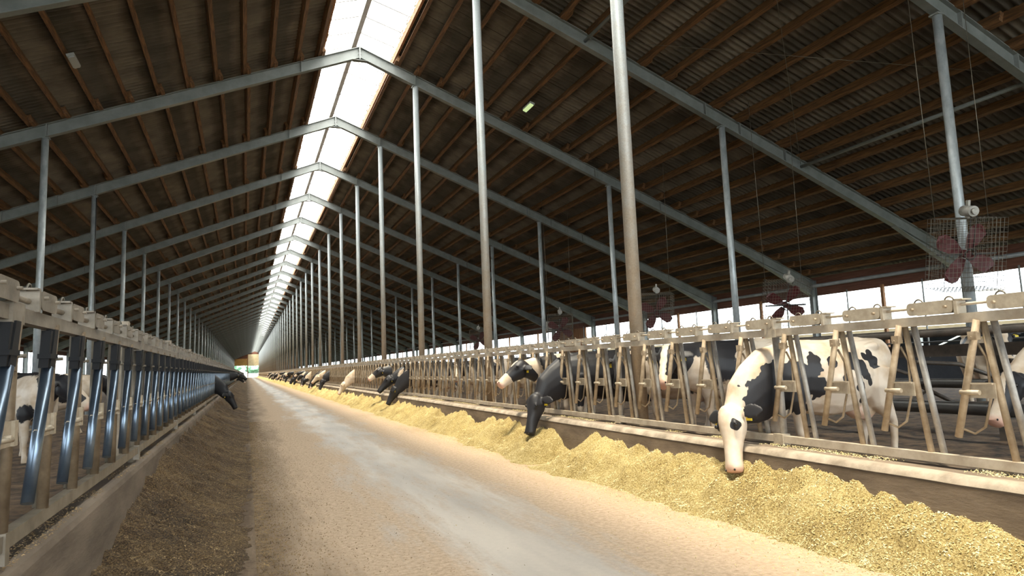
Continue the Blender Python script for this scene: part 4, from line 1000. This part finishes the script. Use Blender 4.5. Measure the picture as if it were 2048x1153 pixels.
# lamps
def lamp(p, rz, lit, label, tilt):
    t = thing('roof_lamp', label, 'lamp', p, rz); t.rotation_euler = (0, tilt, 0)
    MB().box((-.08, -.3, .03), (.08, .3, .09)).obj('housing', M['lamphouse'], t)
    MB().box((-.06, -.28, .0), (.06, .28, .03)).obj('diffuser', M['tube'] if lit else M['lamphouse'], t)
    MB().tube([(0, 0, .09), (0, 0, .25)], .015, 6).obj('bracket', M['wire'], t)
# ray of a lamp pixel met with the roof slope
lamp((4.35, 7.86, rtop(4.35) - .16), 0, True, 'small lit strip lamp under the right roof, upper right of the picture', ang)
lamp((4.8, 18.0, rtop(4.8) - .16), 0, True, 'small strip lamp under the right roof behind the second tall column', ang)
lamp((-6.75, 16.5, rtop(6.75) - .16), 0, False, 'small grey strip lamp under the left roof slope', -ang)

# ------------------------------------------------------------------ far gable and outdoors
YG = YEND + .3
g = MB()
def quad(b, x0, x1, z0, z1): b.box((x0, YG, z0), (x1, YG + .12, z1))
quad(g, -18, -8.0, 0, 4.2); quad(g, 2.75, 18, 0, 4.2)
g.add([(-18, YG, 4.2), (18, YG, 4.2), (0, YG, 11.6), (-18, YG + .12, 4.2), (18, YG + .12, 4.2), (0, YG + .12, 11.6)], [(0, 1, 2), (5, 4, 3), (0, 3, 4, 1), (1, 4, 5, 2), (2, 5, 3, 0)])
# lower the solid triangle: keep it only above the doors
g = MB()
quad(g, -18, -8.0, 0, 4.3); quad(g, 2.85, 18, 0, 4.3)
def gz(x): return 11.55 - SL * abs(x)
for x0, x1, zb in ((-18, -8.0, 4.3), (-8.0, -2.7, 7.9), (-2.7, 0, 9.7), (0, 2.85, 9.7), (2.85, 18, 4.3)):
    za, zc = max(gz(x0), zb), max(gz(x1), zb)
    g.add([(x0, YG, zb), (x1, YG, zb), (x1, YG, zc), (x0, YG, za), (x0, YG + .12, zb), (x1, YG + .12, zb), (x1, YG + .12, zc), (x0, YG + .12, za)], [(0, 1, 2, 3), (7, 6, 5, 4), (0, 4, 5, 1), (1, 5, 6, 2), (2, 6, 7, 3), (3, 7, 4, 0)])
g.obj('wall_far', M['redbeam'], kind='structure')
d = MB()
for j in range(6): d.box((-2.65, YG - .1, 4.9 + j * .82), (2.75, YG - .02, 4.9 + j * .82 + .76))
d.box((-2.65, YG - .08, 4.9), (2.75, YG - .0, 9.75)); d.obj('door_1', M['tan'], kind='structure')
d = MB()
for j in range(3):
    for i in range(2): d.box((-7.95 + i * 2.65, YG - .1, 5.0 + j * 1.0), (-7.95 + i * 2.65 + 2.5, YG - .02, 5.0 + j * 1.0 + .92))
d.box((-8.0, YG - .05, 5.0), (-2.7, YG, 8.0)); d.obj('door_2', M['orange'], kind='structure')
MB().box((-2.95, YG - .3, 0), (-2.6, YG - .1, 9.8)).obj('trim_7', M['timber'], kind='structure')
MB().box((2.7, YG - .3, 0), (3.1, YG - .1, 10.6)).obj('trim_8', M['timber'], kind='structure')
b = MB()
for z in (.6, 1.3, 2.0): b.tube([(-2.6, YG, z), (2.7, YG, z)], .05, 6)
for x in (-2.6, 0, 2.7): b.tube([(x, YG, 0), (x, YG, 2.1)], .05, 6)
o = b.obj('yard_gate', M['galv']); tag(o, 'pale tubular gate across the far barn opening', 'gate')
random.seed(9)
def tree(x, y, h, j):
    t = thing('tree', 'green tree %s' % j, 'tree', (x, y, -.3))
    MB().tube([(0, 0, 0), (0, 0, h * .5)], .3, 8).obj('trunk', M['bark'], t)
    bm = bmesh.new(); bmesh.ops.create_icosphere(bm, subdivisions=4, radius=1)
    sd_ = random.random() * 50
    for v in bm.verts:
        n_ = v.co.normalized(); k = 1 + .45 * noise.noise(n_ * 2.2 + Vector((sd_, 0, 0))) + .25 * noise.noise(n_ * 6 + Vector((sd_, 3, 0)))
        v.co = Vector((n_.x * h * .42 * k, n_.y * h * .42 * k, h * .58 + n_.z * h * .42 * k))
    me = bpy.data.meshes.new('crown'); bm.to_mesh(me); bm.free(); me.materials.append(M['leaf'])
    for p in me.polygons: p.use_smooth = True
    link('crown', me, t)
TX = [-19, -9.5, 0, 9.5, 19]
for j, x in enumerate(TX): tree(x, 378 + random.uniform(-3, 3), random.uniform(8, 9.5), 'seen through the far door, %s from the left' % ORD[j])
MB().box((-25, 366, -.3), (25, 366.4, 1.6)).obj('yard_wall', M['white'], label='pale low wall beyond the far door', category='wall')

# neighbouring barn on the right
M['orange2'] = mat('tan_fascia', (0.10, 0.08, 0.045), (0.14, 0.115, 0.07), 2, 0.8)
NB = thing('neighbour_barn', 'low pale shed with a light roof seen through the right side opening', 'building', (46, 0, 0))
b = MB(); b.add([(-1.5, -20, 3.0), (14, -20, 6.5), (14, 90, 6.5), (-1.5, 90, 3.0), (-1.5, -20, 2.85), (14, -20, 6.35), (14, 90, 6.35), (-1.5, 90, 2.85)], [(0, 1, 2, 3), (7, 6, 5, 4), (0, 4, 5, 1), (1, 5, 6, 2), (2, 6, 7, 3), (3, 7, 4, 0)]); b.obj('roof', M['fleece'], NB)
MB().box((7.0, -20, -.3), (14, 90, 4.2)).obj('wall', M['shed'], NB)
MB().box((-1.6, -20, 2.7), (-1.4, 90, 3.0)).obj('fascia', M['orange2'], NB)
MB().box((-1.4, -20, -.3), (-1.2, 90, 1.0)).obj('parapet', mat('faded_red_parapet', (0.08, 0.045, 0.045), (0.11, 0.075, 0.075), 1.5, 0.8), NB)
for i in range(22): MB().box((-1.15, -19 + i * 5, -.3), (-.9, -18.75 + i * 5, 3.0)).obj('post', M['white'], NB)
for i in range(11): MB().beam((-1.0, -18.8 + i * 10, 2.9), (-1.0, -14 + i * 10, 1.0), .1, .1).obj('brace', M['white'], NB)
